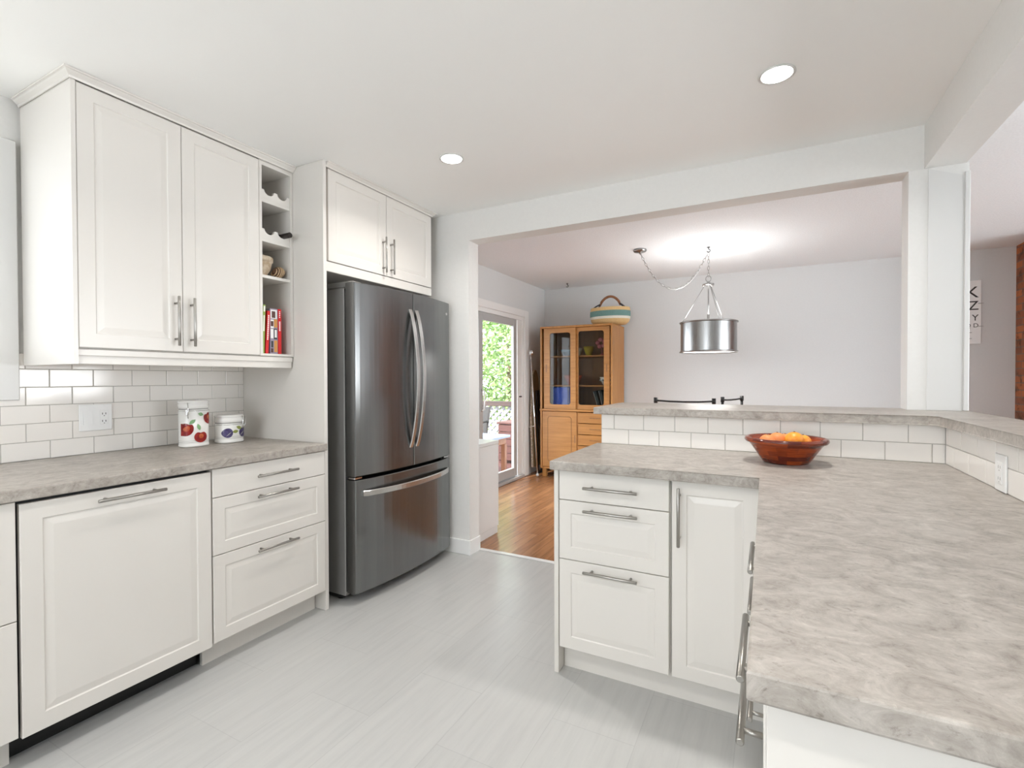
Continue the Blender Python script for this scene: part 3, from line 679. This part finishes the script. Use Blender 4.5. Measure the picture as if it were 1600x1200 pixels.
def framed(x0, x1, z0, z1, ix0, ix1, iz0, iz1, y, th, r, m):   # board with a rounded rectangular opening
    inn = rrect(ix0, ix1, iz0, iz1, r); c = ((ix0+ix1)/2, (iz0+iz1)/2); out = []
    for px, pz in inn:   # push each inner point out to the board's edge
        dx, dz = px-c[0], pz-c[1]
        if px >= ix1-r-1e-6 and pz <= iz0+r+1e-6: out.append((x1, z0))
        elif px >= ix1-r-1e-6: out.append((x1, z1))
        elif pz >= iz1-r-1e-6: out.append((x0, z1))
        else: out.append((x0, z0))
    b = MB(); n = len(inn)
    V = {}
    def vv(p, yy):
        k = (round(p[0], 5), round(p[1], 5), yy)
        if k not in V: V[k] = b.bm.verts.new((p[0], yy, p[1]))
        return V[k]
    for k in range(n):
        a, c2, oa, oc = inn[k], inn[(k+1) % n], out[k], out[(k+1) % n]
        for yy in (y, y+th):
            vs = [vv(a, yy), vv(c2, yy), vv(oc, yy)] + ([vv(oa, yy)] if oa != oc else [])
            b.bm.faces.new(vs)
        b.bm.faces.new([vv(a, y), vv(c2, y), vv(c2, y+th), vv(a, y+th)])
        if oa != oc: b.bm.faces.new([vv(oa, y), vv(oc, y), vv(oc, y+th), vv(oa, y+th)])
    return b
def slot(x, z0, z1, y, par): MB().rings([[(p[0], y-.0012, p[1]) for p in rrect(x-.007, x+.007, z0, z1, .0065, 4)], [(p[0], y+.001, p[1]) for p in rrect(x-.007, x+.007, z0, z1, .0065, 4)]]).build('finger_pull', M['oakdark'], par)
d1 = framed(.292, .722, .871, 1.890, .372, .652, .928, 1.832, HY0+.012, .02, .03, None).build('glass_door', M['oakh'], hu)
MB().box(.360, .664, HY0+.020, HY0+.024, .916, 1.844).build('pane', M['smoke'], d1); slot(.325, 1.335, 1.435, HY0+.012, d1)
d2 = framed(.690, 1.146, .871, 1.890, .748, 1.075, .928, 1.842, HY0+.036, .02, .03, None)
d2 = d2.build('glass_door', M['oakh'], hu)
MB().box(.736, 1.087, HY0+.044, HY0+.048, .916, 1.854).build('pane', M['smoke'], d2); slot(1.108, 1.335, 1.435, HY0+.036, d2)
ld = MB().box(HX0+t+.004, .735, HY0+.010, HY0+.030, LZ0+t+.004, LZ1-.006, .002).build('sliding_door', M['oakh'], hu)
gr = MB().tube([(p[0], HY0+.0098, p[1]) for p in rrect(.345, .665, .20, .775, .035)], .0035, 6, closed=True); gr.build('routed_groove', M['oakdark'], ld); slot(.712, .45, .55, HY0+.010, ld)
MB().box(.738, .750, HY0+.02, HY1-.01, LZ0+t, LZ1).build('divider', M['oak'], hu)
for k in range(5):
    z1 = LZ1-.012-k*.138; z0 = z1-.13
    if z0 < LZ0+t: break
    dd = MB().box(.753, HX1-t-.003, HY0+.014, HY0+.034, z0, z1, .002).build('drawer', M['oakh'], hu)
    MB().box(.90, 1.04, HY0+.012, HY0+.015, (z0+z1)/2-.006, (z0+z1)/2+.006).build('finger_pull', M['oakdark'], dd)
# what stands inside the hutch
def put(o, label, cat, group=None): return tag(o, label, cat, group)
def bowl_at(x, y, z, r, h, m, name, label, cat='bowl'):
    pr = [(r*.45, 0), (r*.55, h*.12), (r*.85, h*.6), (r, h), (r*.96, h), (r*.8, h*.6), (r*.5, h*.18), (.001, h*.14)]
    return put(MB().lathe(pr, (x, y, z), 28, cap1=False).build(name, m, None, (x, y, z)), label, cat)
S1, S2, S0 = 1.527+.0165, 1.155+.0165, LZ1+.0245
bowl_at(.50, 6.20, S1, .085, .085, M['porcelain_blue'], 'bowl', 'pale blue bowl behind left glass door on the top shelf')
bowl_at(.655, 6.18, S1, .062, .10, M['ceramic'], 'cup', 'white cup on the top hutch shelf next to the yellow dish', 'cup')
bowl_at(.80, 6.19, S1, .068, .12, M['yellow_dish'], 'bowl', 'yellow bowl behind the right glass door on the top shelf')
v = thing('flower_ornament', 'pink flower ornament on the top shelf of the hutch', 'ornament', (.99, 6.16, S1))
MB().cyl((.99, 6.16, S1), (.985, 6.14, S1+.12), .007, 8, None, .005).lathe([(.028, 0), (.03, .012), (.012, .02)], (.99, 6.16, S1), 16).build('stem', M['pink_petal'], v)
b = MB()
for k in range(5):
    a = 2*PI*k/5+.5; b.ball((.985+.045*math.cos(a), 6.125, S1+.155+.045*math.sin(a)), .03, seg=8, sy=.4)
b.build('petals', M['pink_petal'], v)
bowl_at(.60, 6.16, S2, .125, .125, M['clay'], 'bowl', 'terracotta red bowl on the middle shelf of the hutch')
bowl_at(1.045, 6.15, S2, .082, .10, M['ceramic'], 'bowl', 'white patterned bowl on the middle shelf of the hutch')
bw = bpy.data.objects['bowl.003'] if 'bowl.003' in bpy.data.objects else None
if bw:
    b = MB()
    for k in range(10): 
        a = 2*PI*k/10; b.ball((1.045+.073*math.cos(a), 6.15+.073*math.sin(a), S2+.062), .013, seg=6)
    b.build('blue_dots', M['porcelain_blue'], bw)
fb = MB().box(.375, .575, 6.02, 6.36, S0, S0+.275, .004).build('blue_block', M['bright_blue']); put(fb, 'bright blue block behind the left glass door of the hutch', 'box')  # plain block of saturated blue
def leaning(x, ang, h, w, label):
    t_ = thing('album', label, 'book', (x, 6.17, S0), 'dark albums leaning in the hutch'); t_.location.z += .006
    t_.rotation_euler = (0, ang, 0)
    b = MB().box(-.017, .017, -.10, .12, 0, h, .002); c = b.build('cover', M['book_dark']); c.parent = t_
    c = MB().box(-.021, -.0172, -.101, -.094, .0, h-.004).build('white_edge', M['print_white']); c.parent = t_
leaning(.985, R(-17), .235, .2, 'dark green album leaning leftmost at the hutch bottom'); leaning(1.045, R(-14), .24, .2, 'dark green album leaning second at the hutch bottom')

# basket on the hutch
BX, BY, BZ0 = 1.088, 6.165, UZT+.001
bk = thing('basket', 'round woven straw basket with a teal band standing on the hutch', 'basket', (BX, BY, BZ0))
prof = [(.150, 0), (.200, .008), (.232, .035), (.246, .07), (.252, .10), (.254, .13), (.252, .17), (.245, .205)]
def bas(i0, i1, name, m):
    return MB().lathe(prof[i0:i1+1], (BX, BY, BZ0), 48, None, 1, .72, cap0=(i0 == 0), cap1=False).build(name, m, bk)
bas(0, 3, 'lower_weave', M['straw']); bas(3, 4, 'pale_band', M['strawpale']); bas(4, 6, 'teal_band', M['strawteal']); bas(6, 7, 'upper_weave', M['straw'])
MB().lathe([(.245, .205), (.247, .212), (.238, .212), (.24, .1), (.2, .02), (.001, .015)], (BX, BY, BZ0), 48, None, 1, .72, cap0=False, cap1=False).build('lining', M['straw'], bk)
arc = [(BX-.13+.26*k/14, BY, BZ0+.245+.115*math.sin(PI*k/14)**.6) for k in range(15)]
MB().tube(arc, .015, 10, rr=[.010]+[.016]*13+[.010]).build('handle', M['leather'], bk)
for s in (-1, 1):
    for q in (-1, 1): MB().tube([(BX+s*.125, BY, BZ0+.27), (BX+s*.165, BY+q*.06, BZ0+.235), (BX+s*.205, BY+q*.09, BZ0+.195)], .008, 8).build('handle_tie', M['darkrope'], bk)

# ------------------------------------------------------------------ ironing board and pole in the corner
ib = thing('ironing_board', 'folded ironing board with a floral cover leaning beside the oak hutch', 'ironing board', (.13, 6.05, 0))
out = []
for k in range(13):
    a = PI*k/12; out.append((.09*math.cos(a), 1.20+.17*math.sin(a)))
out = [(.155, .10), (.155, .75)]+[(x*1.0, z) for x, z in out][0:]+[(-.155, .75), (-.155, .10)]
def bd(off, th, sc=1.): 
    L = []
    for d_ in (0, th):
        L.append([(.062+off+d_+.045*(1-z/1.4), 6.095+y*sc, z) for y, z in out])
    return MB().rings(L)
bd(0, .022).build('cover', M['floralcloth'], ib); bd(.023, .008, .9).build('board', M['khaki'], ib)
b = MB()
for y in (-.06, .06): b.tube([(.158, 6.10+y, .0+.012), (.118, 6.10+y*.5, 1.1)], .010, 8)
b.tube([(.158, 6.0, .012), (.158, 6.2, .012)], .011, 8)
b.build('legs', M['blackmetal'], ib)
MB().tube([(.075, 5.934, .62), (.150, 5.944, .64)], .005, 6).build('strap', M['print_white'], ib)
sp = thing('metal_pole', 'silver pole with round chrome end leaning in the corner by the hutch', 'pole', (.224, 5.868, 0))
MB().cyl((.224, 5.868, .02), (.125, 5.885, 1.57), .009, 10).build('shaft', M['chrome'], sp)
MB().ball((.124, 5.885, 1.59), .036, seg=12, sy=.7).build('round_end', M['chrome'], sp)
MB().ball((.224, 5.868, .021), .020, seg=10).build('foot', M['alu'], sp)

# white low cabinet just past the opening
wb = thing('low_cabinet', 'white low cabinet just past the opening below the patio door', 'cabinet', (.48, 3.46, 0))
MB().box(.075, .886, 3.262, 3.66, .06, .728, .002).build('body', M['white'], wb); MB().box(.075, .888, 3.260, 3.664, .729, .756, .003).build('top', M['white'], wb)
MB().box(.085, .880, 3.27, 3.65, 0, .06).build('plinth', M['white'], wb)

# ------------------------------------------------------------------ eye chart
ey = thing('eye_chart', 'white eye chart board with black letters hung behind the post', 'sign', (4.42, 6.49, 1.9))
MB().box(4.18, 4.668, 6.484, 6.499, 1.585, 2.20, .001).build('board', M['signboard'], ey)
def text(s, x, z, size, par, y=6.4835):
    cu = bpy.data.curves.new('t', 'FONT'); cu.body = s; cu.size = size; cu.align_x = 'RIGHT'; cu.extrude = .0004
    o = bpy.data.objects.new('t', cu); COL.objects.link(o); bpy.context.view_layer.update()
    dg = bpy.context.evaluated_depsgraph_get(); me = bpy.data.meshes.new_from_object(o.evaluated_get(dg)); bpy.data.objects.remove(o)
    me.transform(Matrix.Rotation(R(90), 4, 'X')); n = bpy.data.objects.new('lettering', me); COL.objects.link(n); me.materials.clear(); me.materials.append(M['ink'])
    n.parent = par; n.location = Vector((x, y, z))-par.location; return n
for s_, z, sz in (('K', 2.035, .155), ('Z', 1.915, .125), ('Y', 1.81, .085), ('Q D', 1.745, .055)): text(s_, 4.650, z, sz, ey)
MB().box(4.50, 4.60, 6.483, 6.4838, 1.692, 1.698).box(4.49, 4.60, 6.483, 6.4838, 1.634, 1.639).build('small_print', M['greypaint'], ey)
MB().box(4.645, 4.685, 6.481, 6.4845, 1.972, 1.980).box(4.645, 4.685, 6.481, 6.4845, 1.750, 1.758).build('clips', M['alu'], ey)

# ------------------------------------------------------------------ dining chairs (only their top rails rise above the bar)
def chair(label, p0, p1, seat_dir):
    p0, p1 = Vector((*p0, 0)), Vector((*p1, 0)); c = (p0+p1)/2; u = (p1-p0).normalized(); w = (p1-p0).length; n = Vector((-u.y, u.x, 0))*seat_dir
    t = thing('dining_chair', label, 'chair', c)
    def pt(a, d, z): return c+u*a+n*d+Z*z
    h = w/2
    for s in (-1, 1):
        MB().tube([pt(s*h, -.05, 0), pt(s*h, .0, .62), pt(s*h, -.0, 1.045)], .012, 10).cyl(pt(s*h, 0, 1.04), pt(s*h, 0, 1.088), .0165, 14).build('leg', M['blackmetal'], t)
        MB().tube([pt(s*(h-.02), .34, 0), pt(s*(h-.03), .33, .62)], .012, 10).build('leg', M['blackmetal'], t)
    MB().tube([pt(-h, 0, 1.062), pt(-h*.5, -.014, 1.056), pt(0, -.018, 1.054), pt(h*.5, -.014, 1.056), pt(h, 0, 1.062)], .008, 10).build('top_rail', M['blackmetal'], t)
    b = MB()
    for q in (.80, .90): b.tube([pt(-h, 0, q), pt(0, -.016, q), pt(h, 0, q)], .007, 8)
    b.build('back_rails', M['blackmetal'], t)
    L = [[pt(-h+.01, .0, z), pt(h-.01, .0, z), pt(h-.02, .36, z), pt(-h+.02, .36, z)] for z in (.60, .645)]
    MB().rings(L).build('seat', M['black'], t)
    return t
chair('black metal dining chair with the wider top rail, left of the two behind the bar', (1.958, 4.60), (2.437, 4.60), 1)
chair('black metal dining chair turned sideways, right of the two behind the bar', (2.475, 4.98), (2.618, 5.34), -1)

# ------------------------------------------------------------------ fruit bowl
FX_, FY_ = 2.906, 2.462
fbw = thing('fruit_bowl', 'flared dark orange wooden bowl holding fruit on the peninsula', 'bowl', (FX_, FY_, CH+.0005))
BS = .86
pr = [(.088, 0), (.096, .002), (.104, .012), (.150, .083), (.160, .095), (.172, .098), (.178, .106), (.176, .116), (.168, .120), (.158, .116), (.148, .098), (.105, .022), (.001, .016)]
MB().lathe([(r_*BS, z_*BS) for r_, z_ in pr], (FX_, FY_, CH+.0005), 56, cap1=False).build('shell', M['bowl'], fbw)
def fruit(x, y, z, r, m, name, label, cat, sz=.95):
    x, y, z, r = x*BS, y*BS, z*BS, r*.9
    o = MB().ball((FX_+x, FY_+y, CH+z), r, None, 16, sz=sz).build(name, m, None, (FX_+x, FY_+y, CH+z-r)); put(o, label, cat)
    s = MB().cyl((FX_+x, FY_+y, CH+z+r*sz-.002), (FX_+x+.001, FY_+y, CH+z+r*sz+.002), .0035, 8).build('stem_end', M['bark'], o)
fruit(-.078, -.02, .098, .034, M['peach'], 'peach', 'small pale peach at the left end of the wooden bowl', 'fruit')
fruit(-.035, .036, .101, .037, M['peach'], 'peach', 'pink orange peach beside the leftmost fruit in the bowl', 'fruit')
fruit(.036, .01, .107, .040, M['orange'], 'orange', 'bright orange fruit standing highest in the wooden bowl', 'fruit')
fruit(.075, .06, .096, .034, M['orange'], 'orange', 'half hidden orange behind the brightest fruit in the bowl', 'fruit')
fruit(.0, .085, .098, .031, M['peach'], 'peach', 'peach at the back of the wooden bowl near its far rim', 'fruit')

# ------------------------------------------------------------------ canisters
def canister(cx, cy, a, bb, h, name, label, lid_h, seam):
    c = thing(name, label, 'canister', (cx, cy, CH+.0005)); z0 = CH+.0005
    def sh_(q): return [((bb+q), (a+q))]
    def ring(q, z, n=48):
        L = []
        for k in range(n):
            an = 2*PI*k/n; e = 2.6; cc, ss = math.cos(an), math.sin(an)
            L.append((cx+(bb+q)*math.copysign(abs(cc)**(2/e), cc), cy+(a+q)*math.copysign(abs(ss)**(2/e), ss), z0+z))
        return L
    zb = h-lid_h
    MB().rings([ring(-.006, 0), ring(0, .004), ring(.001, .012), ring(-.0015, .016), ring(-.001, .018), ring(-.001, zb-.004), ring(-.003, zb)], smooth=True).build('body', M['ceramic'], c)
    MB().rings([ring(-.002, zb+.0045), ring(.001, zb+.007), ring(.001, h-.018), ring(-.002, h-.016), ring(-.002, h-.013), ring(.001, h-.011), ring(.001, h-.004), ring(-.006, h)], smooth=True).build('lid', M['ceramic'], c)
    MB().rings([ring(-.005, zb), ring(-.003, zb+.0005), ring(-.003, zb+.004), ring(-.005, zb+.0045)]).build('seal', M['greypaint'], c)
    b = MB().tube(ring(.0015, zb-.006, 48), .0016, 6, closed=True); b.build('wire', M['chrome'], c)
    b = MB().tube(ring(-.0008, .026, 48), .0009, 5, closed=True).tube(ring(-.0008, .034, 48), .0007, 5, closed=True); b.build('painted_lines', M['greypaint'], c)
    return c, ring, zb
def surf(cx, cy, a, bb, an, q):
    e = 2.6; cc, ss = math.cos(an), math.sin(an); return (cx+(bb+q)*math.copysign(abs(cc)**(2/e), cc), cy+(a+q)*math.copysign(abs(ss)**(2/e), ss))
def patch(b, cx, cy, a, bb, s0, z0, outline, q, m):   # painted motif wrapped on the canister, s0: metres along Y from the middle
    def P(s, z):
        t_ = max(-.999, min(.999, s/a)); ss = math.copysign(abs(t_)**(2.6/2), t_); an = math.asin(ss); x, y = surf(cx, cy, a, bb, an, q); return (x, y, z)
    i = b.mi(m); K = 5; n = len(outline); rows = []
    for k in range(1, K+1): rows.append([b.bm.verts.new(P(s0+s*k/K, z0+z*k/K)) for s, z in outline])
    ctr = b.bm.verts.new(P(s0, z0))
    for j in range(n):
        f = b.bm.faces.new((ctr, rows[0][j], rows[0][(j+1) % n])); f.material_index = i
        for k in range(K-1): f = b.bm.faces.new((rows[k][j], rows[k+1][j], rows[k+1][(j+1) % n], rows[k][(j+1) % n])); f.material_index = i
def oval(w, h, rot=0, n=20, dent=0.):
    o_ = []
    for k in range(n):
        an = 2*PI*k/n; x, z = w*math.cos(an), h*math.sin(an)
        if dent: z -= dent*math.exp(-((an-PI/2)/.35)**2)
        o_.append((x*math.cos(rot)-z*math.sin(rot), x*math.sin(rot)+z*math.cos(rot)))
    return o_
def leafo(L, w, rot, n=8):
    pts = [(-L/2+L*k/n, w*math.sin(PI*k/n)) for k in range(n+1)]+[(L/2-L*k/n, -w*math.sin(PI*k/n)) for k in range(1, n)]
    return [(x*math.cos(rot)-z*math.sin(rot), x*math.sin(rot)+z*math.cos(rot)) for x, z in pts]
AX, AY, AA, AB = .200, 1.648, .066, .055
c1, rg, zb = canister(AX, AY, AA, AB, .238, 'canister', 'tall white ceramic canister painted with red apples', .046, 0)
b = MB(); z0 = CH
for s0, zz, w, h, rot in ((.004, .052, .032, .029, 0), (.046, .146, .026, .032, .5), (-.056, .093, .026, .034, -.3)):
    patch(b, AX, AY, AA, AB, s0, z0+zz, oval(w, h, rot, 24, .008), .0006, M['apple']); patch(b, AX, AY, AA, AB, s0+.002, z0+zz+.004, oval(w*.36, h*.42, rot), .0011, M['appleglow'])
for s0, zz, L_, rot in ((-.006, .103, .036, 1.9), (-.034, .132, .034, .7), (.004, .168, .028, -.35)): patch(b, AX, AY, AA, AB, s0, z0+zz, leafo(L_, .009, rot), .0006, M['leafpaint'])
b.build('painted_apples', None, c1)
b = MB().tube([(AX+.045, AY-.055, CH+.228), (AX+.056, AY-.058, CH+.20), (AX+.053, AY-.058, CH+.17), (AX+.050, AY-.055, CH+.15)], .002, 6).box(AX+.042, AX+.051, AY-.064, AY-.050, CH+.165, CH+.196, .002); b.build('clasp', M['chrome'], c1)
PX2, PY2, PA, PB = .205, 1.834, .069, .058
c2, rg, zb = canister(PX2, PY2, PA, PB, .152, 'canister', 'short white ceramic canister painted with blue plums', .046, 0)
b = MB()
for s0, zz in ((-.040, .056), (.042, .056)): patch(b, PX2, PY2, PA, PB, s0, z0+zz, oval(.024, .026), .0006, M['plum'])
for s0, zz, rot in ((-.002, .062, .1), (.018, .082, -.4)): patch(b, PX2, PY2, PA, PB, s0, z0+zz, leafo(.034, .009, rot), .0006, M['olivepaint'])
for s0, zz in ((-.036, .050), (.038, .052)): patch(b, PX2, PY2, PA, PB, s0, z0+zz, leafo(.036, .0018, .75), .0011, M['greypaint'])
b.build('painted_plums', None, c2)
b = MB().tube([(PX2+.060, PY2+.036, CH+.146), (PX2+.067, PY2+.036, CH+.12), (PX2+.064, PY2+.036, CH+.095), (PX2+.062, PY2+.034, CH+.08)], .002, 6).tube([(PX2+.060, PY2+.052, CH+.14), (PX2+.064, PY2+.05, CH+.10), (PX2+.062, PY2+.036, CH+.078)], .002, 6); b.build('clasp', M['chrome'], c2)

# ------------------------------------------------------------------ things in the wine rack cabinet
RM = (RY0+RY1)/2
wbz = SH[1]+.0165+.052-.012
wbt = thing('wine_bottle', 'dark wine bottle lying in the lower scalloped rack', 'bottle', (.25, RY0+.016+.181*.74, wbz))
def along(prof, x0, y, z, seg=24): return [[(x0+d, y+r*math.cos(2*PI*k/seg), z+r*math.sin(2*PI*k/seg)) for k in range(seg)] for d, r in prof]
by = RY0+.016+.181*.74
MB().rings(along([(0, .02), (.004, .031), (.15, .031), (.19, .024), (.22, .0135), (.30, .0125)], .205, by, wbz), smooth=True).build('glass_body', M['bottle'], wbt)
MB().rings(along([(0, .0138), (.002, .0145), (.060, .0145), (.062, .0138)], .460, by, wbz), smooth=True).build('foil', M['foil'], wbt)
pz = SH[2]+.0168
pt_ = thing('stone_urn', 'weathered cream stone urn with a lid on the third shelf', 'urn', (.385, RY0+.075, pz))
MB().lathe([(.034, 0), (.036, .008), (.024, .014), (.024, .02), (.040, .045), (.047, .080), (.047, .084), (.053, .086), (.053, .108), (.05, .110)], (.385, RY0+.080, pz), 32).build('body', M['pot'], pt_)
MB().lathe([(.05, .1105), (.044, .115), (.012, .118), (.009, .126), (.0, .128)], (.385, RY0+.080, pz), 28, cap1=False).build('lid', M['pot'], pt_)
# striped shell
sc_ = thing('striped_shell', 'brown and cream striped shell lying beside the stone urn', 'shell', (.43, RY0+.145, pz))
b = MB(); n = 14
L = []
for k in range(n+1):
    q = k/n; r = .036*math.sin(PI*min(1, q*.93+.04))**.8+.001
    L.append([(.425+r*.9*math.cos(2*PI*j/16), RY0+.112+.068*q, pz+.034+r*.85*math.sin(2*PI*j/16)) for j in range(16)])
b.rings(L, smooth=True); b.build('body', M['shell'], sc_)
b = MB()
for k in range(2, n-1, 2):
    q = k/n; r = .036*math.sin(PI*min(1, q*.93+.04))**.8+.0014
    b.tube([(.425+r*.9*math.cos(2*PI*j/16), RY0+.112+.068*q+.006*math.sin(2*PI*j/16), pz+.034+r*.85*math.sin(2*PI*j/16)) for j in range(16)], .0032, 6, closed=True)
b.build('pale_ribs', M['shellpale'], sc_)
# cookbooks
bz = UZ0+.0125
def book(y, w, h, lean, label, cm, x0=.30, x1=.452, title=True):
    t_ = thing('cookbook', label, 'book', (x0, y, bz), 'cookbooks at the bottom of the open cabinet'); t_.rotation_euler = (lean, 0, 0); d = x1-x0
    c = MB().box(0, d, 0, .0015, 0, h).box(0, d, w-.0015, w, 0, h).box(d-.002, d, .0015, w-.0015, 0, h).build('cover', cm); c.parent = t_
    c = MB().box(.004, d-.003, .0018, w-.0018, .003, h-.003).build('pages', M['paper']); c.parent = t_
    return t_, d
b1, d = book(RY0+0.026, .013, .262, R(-2), 'tall thin green cookbook at the left of the open cabinet', M['book_green'])
c = MB().box(d, d+.0006, .002, .011, .225, .255).box(d, d+.0006, .003, .0095, .12, .205).build('spine_print', M['print_white']); c.parent = b1
b2, d = book(RY0+0.045, .017, .232, R(-3.5), 'red cookbook leaning against the green one', M['book_red'])
b = MB()
for k in range(13): b.box(d, d+.0006, .005, .012, .075+k*.0105, .083+k*.0105)
c = b.build('spine_print', M['print_white']); c.parent = b2
b3, d = book(RY0+0.074, .046, .246, 0, 'thick cookbook with a food photo spine between two red ones', M['print_mauve'])
b = MB()
for y0, y1, z0, z1, m in ((.004, .042, .192, .24, 'print_white'), (.010, .032, .196, .232, 'print_brown'), (.003, .022, .14, .186, 'print_white'), (.004, .02, .15, .178, 'print_brown'), (.024, .044, .145, .19, 'print_orange'), (.003, .02, .085, .135, 'print_white'), (.022, .042, .08, .138, 'print_black'), (.027, .040, .09, .132, 'print_white'), (.024, .044, .01, .074, 'print_orange'), (.004, .018, .008, .03, 'print_brown'), (.006, .018, .035, .07, 'print_black')):
    zz = {'print_brown': .0006, 'print_black': .0006, 'print_white': .0009 if z0 > .089 and z0 < .1 else .0004}.get(m, .0005); b.box(d, d+zz, y0, y1, z0, z1, 0, M[m])
c = b.build('cover_print'); c.parent = b3
b4, d = book(RY0+0.123, .020, .248, 0, 'upright red cookbook rightmost in the open cabinet', M['book_red'])
b = MB()
for k in range(6): b.box(d, d+.0006, .006, .014, .128+k*.009, .135+k*.009)
for k in range(4): b.box(d, d+.0006, .007, .013, .20+k*.010, .206+k*.010)
c = b.build('spine_print', M['print_white']); c.parent = b4

struct(MB().box(-1.15, -.1, -3.2, 3.3, 2.20, 2.30).box(.2, 3.6, -3.9, -2.76, 2.30, 2.40).build('added_sky_block', M['white']))  # unseen slabs added to cut sky light at the sink and rear windows
# ------------------------------------------------------------------ outside: deck, rail, furniture, trees
struct(MB().box(-30, -.12, -12, 40, -.9, -.8).build('ground', M['grass']))
b = MB()
for k in range(36): b.box(-3.6, -.12, 3.4+k*.145, 3.4+k*.145+.14, -.16, -.12)
struct(b.build('floor_deck', M['deck']), 'red brown board deck outside the patio door', 'deck')
rl = thing('deck_railing', 'dark wooden deck railing over a pale lattice screen', 'railing', (-1.8, 8.55, -.12))
MB().box(-3.6, .5, 8.50, 8.62, .715, .81, .004).build('handrail', M['rail'], rl)
b = MB()
for k in range(-8, 31):
    x = -3.6+k*.14
    for s in (1, -1):
        a = Vector((x, 8.56, -.06)) if s == 1 else Vector((x+.76, 8.575, -.06)); e = a+Vector((s*.76, 0, .76)); w_ = Vector((s*-.017, 0, .017)); dq = Vector((0, .012, 0))
        if min(a.x, e.x) < -3.6 or max(a.x, e.x) > .5: continue
        b.rings([[a-w_, a+w_, a+w_+dq, a-w_+dq], [e-w_, e+w_, e+w_+dq, e-w_+dq]])
b.build('lattice', M['lattice'], rl)
for x in (-3.5, -2.3, -1.1, .1): MB().box(x-.045, x+.045, 8.58, 8.67, -.12, .715).build('post', M['rail'], rl)
tb = thing('patio_table', 'cedar patio table with a blue grey top on the deck', 'table', (-.55, 6.1, -.12))
MB().box(-1.15, -.42, 5.7, 6.35, .42, .455, .004).build('table_top', M['bluegrey'], tb)
MB().box(-1.10, -.47, 5.74, 6.31, .33, .419).build('apron', M['tablewood'], tb)
for x in (-1.08, -.49):
    for y in (5.77, 6.28): MB().box(x-.03, x+.03, y-.03, y+.03, -.12, .33).build('leg', M['tablewood'], tb)
pc_ = thing('patio_chair', 'black patio chair behind the cedar table on the deck', 'chair', (-1.5, 7.0, -.12))
b = MB()
for x in (-1.75, -1.3):
    b.tube([(x, 6.75, -.12), (x, 6.72, .32), (x, 7.15, .30), (x, 7.28, .78)], .018, 8).tube([(x, 7.2, -.12), (x, 7.12, .3)], .018, 8).tube([(x, 6.74, .32), (x, 6.74, .54), (x, 7.2, .54)], .016, 8)
b.build('frame', M['blackmetal'], pc_); MB().box(-1.75, -1.3, 6.74, 7.14, .295, .33, .006).build('seat', M['black'], pc_); MB().rings([[(-1.75, 7.15, .33), (-1.3, 7.15, .33), (-1.3, 7.17, .33), (-1.75, 7.17, .33)], [(-1.75, 7.27, .78), (-1.3, 7.27, .78), (-1.3, 7.29, .78), (-1.75, 7.29, .78)]]).build('backrest', M['black'], pc_)
bx_ = thing('deck_bench', 'red brown slatted bench at the end of the deck', 'bench', (-.75, 7.3, -.12))
b = MB()
for k in range(5): b.box(-1.05, -.4, 7.12, 7.14, -.06+k*.115, .045+k*.115)
b.build('front_slats', M['deck'], bx_); MB().box(-1.07, -.38, 7.10, 7.6, .52, .55, .004).build('seat', M['deck'], bx_); MB().box(-1.05, -1.0, 7.14, 7.58, -.12, .52).box(-.45, -.4, 7.14, 7.58, -.12, .52).build('sides', M['deck'], bx_)
def tree(x, y, z0, h, rx, rz, n, m, label, ls=.075):
    t_ = thing('leafy_tree', label, 'tree', (x, y, -.8), None)
    MB().tube([(x, y, -.8), (x+.05, y, h*.3), (x-.05, y+.05, h*.8)], .07, 8, rr=[.09, .07, .03]).build('trunk', M['bark'], t_)
    b = MB()
    for k in range(n):
        while True:
            p = Vector((random.uniform(-1, 1), random.uniform(-1, 1), random.uniform(-1, 1)))
            if .35 < p.length < 1: break
        c_ = Vector((x+p.x*rx, y+p.y*rx*.8, z0+p.z*rz)); a = Vector((random.gauss(0, 1), random.gauss(0, 1), random.gauss(0, .7))).normalized()
        e = a.cross(Vector((random.gauss(0, 1), random.gauss(0, 1), random.gauss(0, 1)))).normalized(); l = ls*random.uniform(.6, 1.4); nn = a.cross(e)*l*.12
        vs = [b.bm.verts.new(q) for q in (c_-a*l, c_+e*l*.5+nn, c_+a*l, c_-e*l*.5+nn)]; b.bm.faces.new(vs)
    b.build('foliage', m, t_)
tree(-2.55, 10.3, 1.7, 2.6, 1.15, 1.9, 6500, M['leafa'], 'bright green tree straight behind the deck railing', .06)
tree(-.2, 10.6, 1.4, 2.2, 1.1, 1.8, 3500, M['leafc'], 'yellow green tree right of the brightest tree outside', .06)
tree(-5.0, 10.6, 1.5, 2.6, 1.2, 1.9, 3500, M['leafb'], 'bluish green tree at the left end of the trees outside', .06)
tree(-3.2, 13.8, 2.6, 4, 2.1, 2.8, 5200, M['leafb'], 'tall pale tree standing behind the other trees outside', .10)
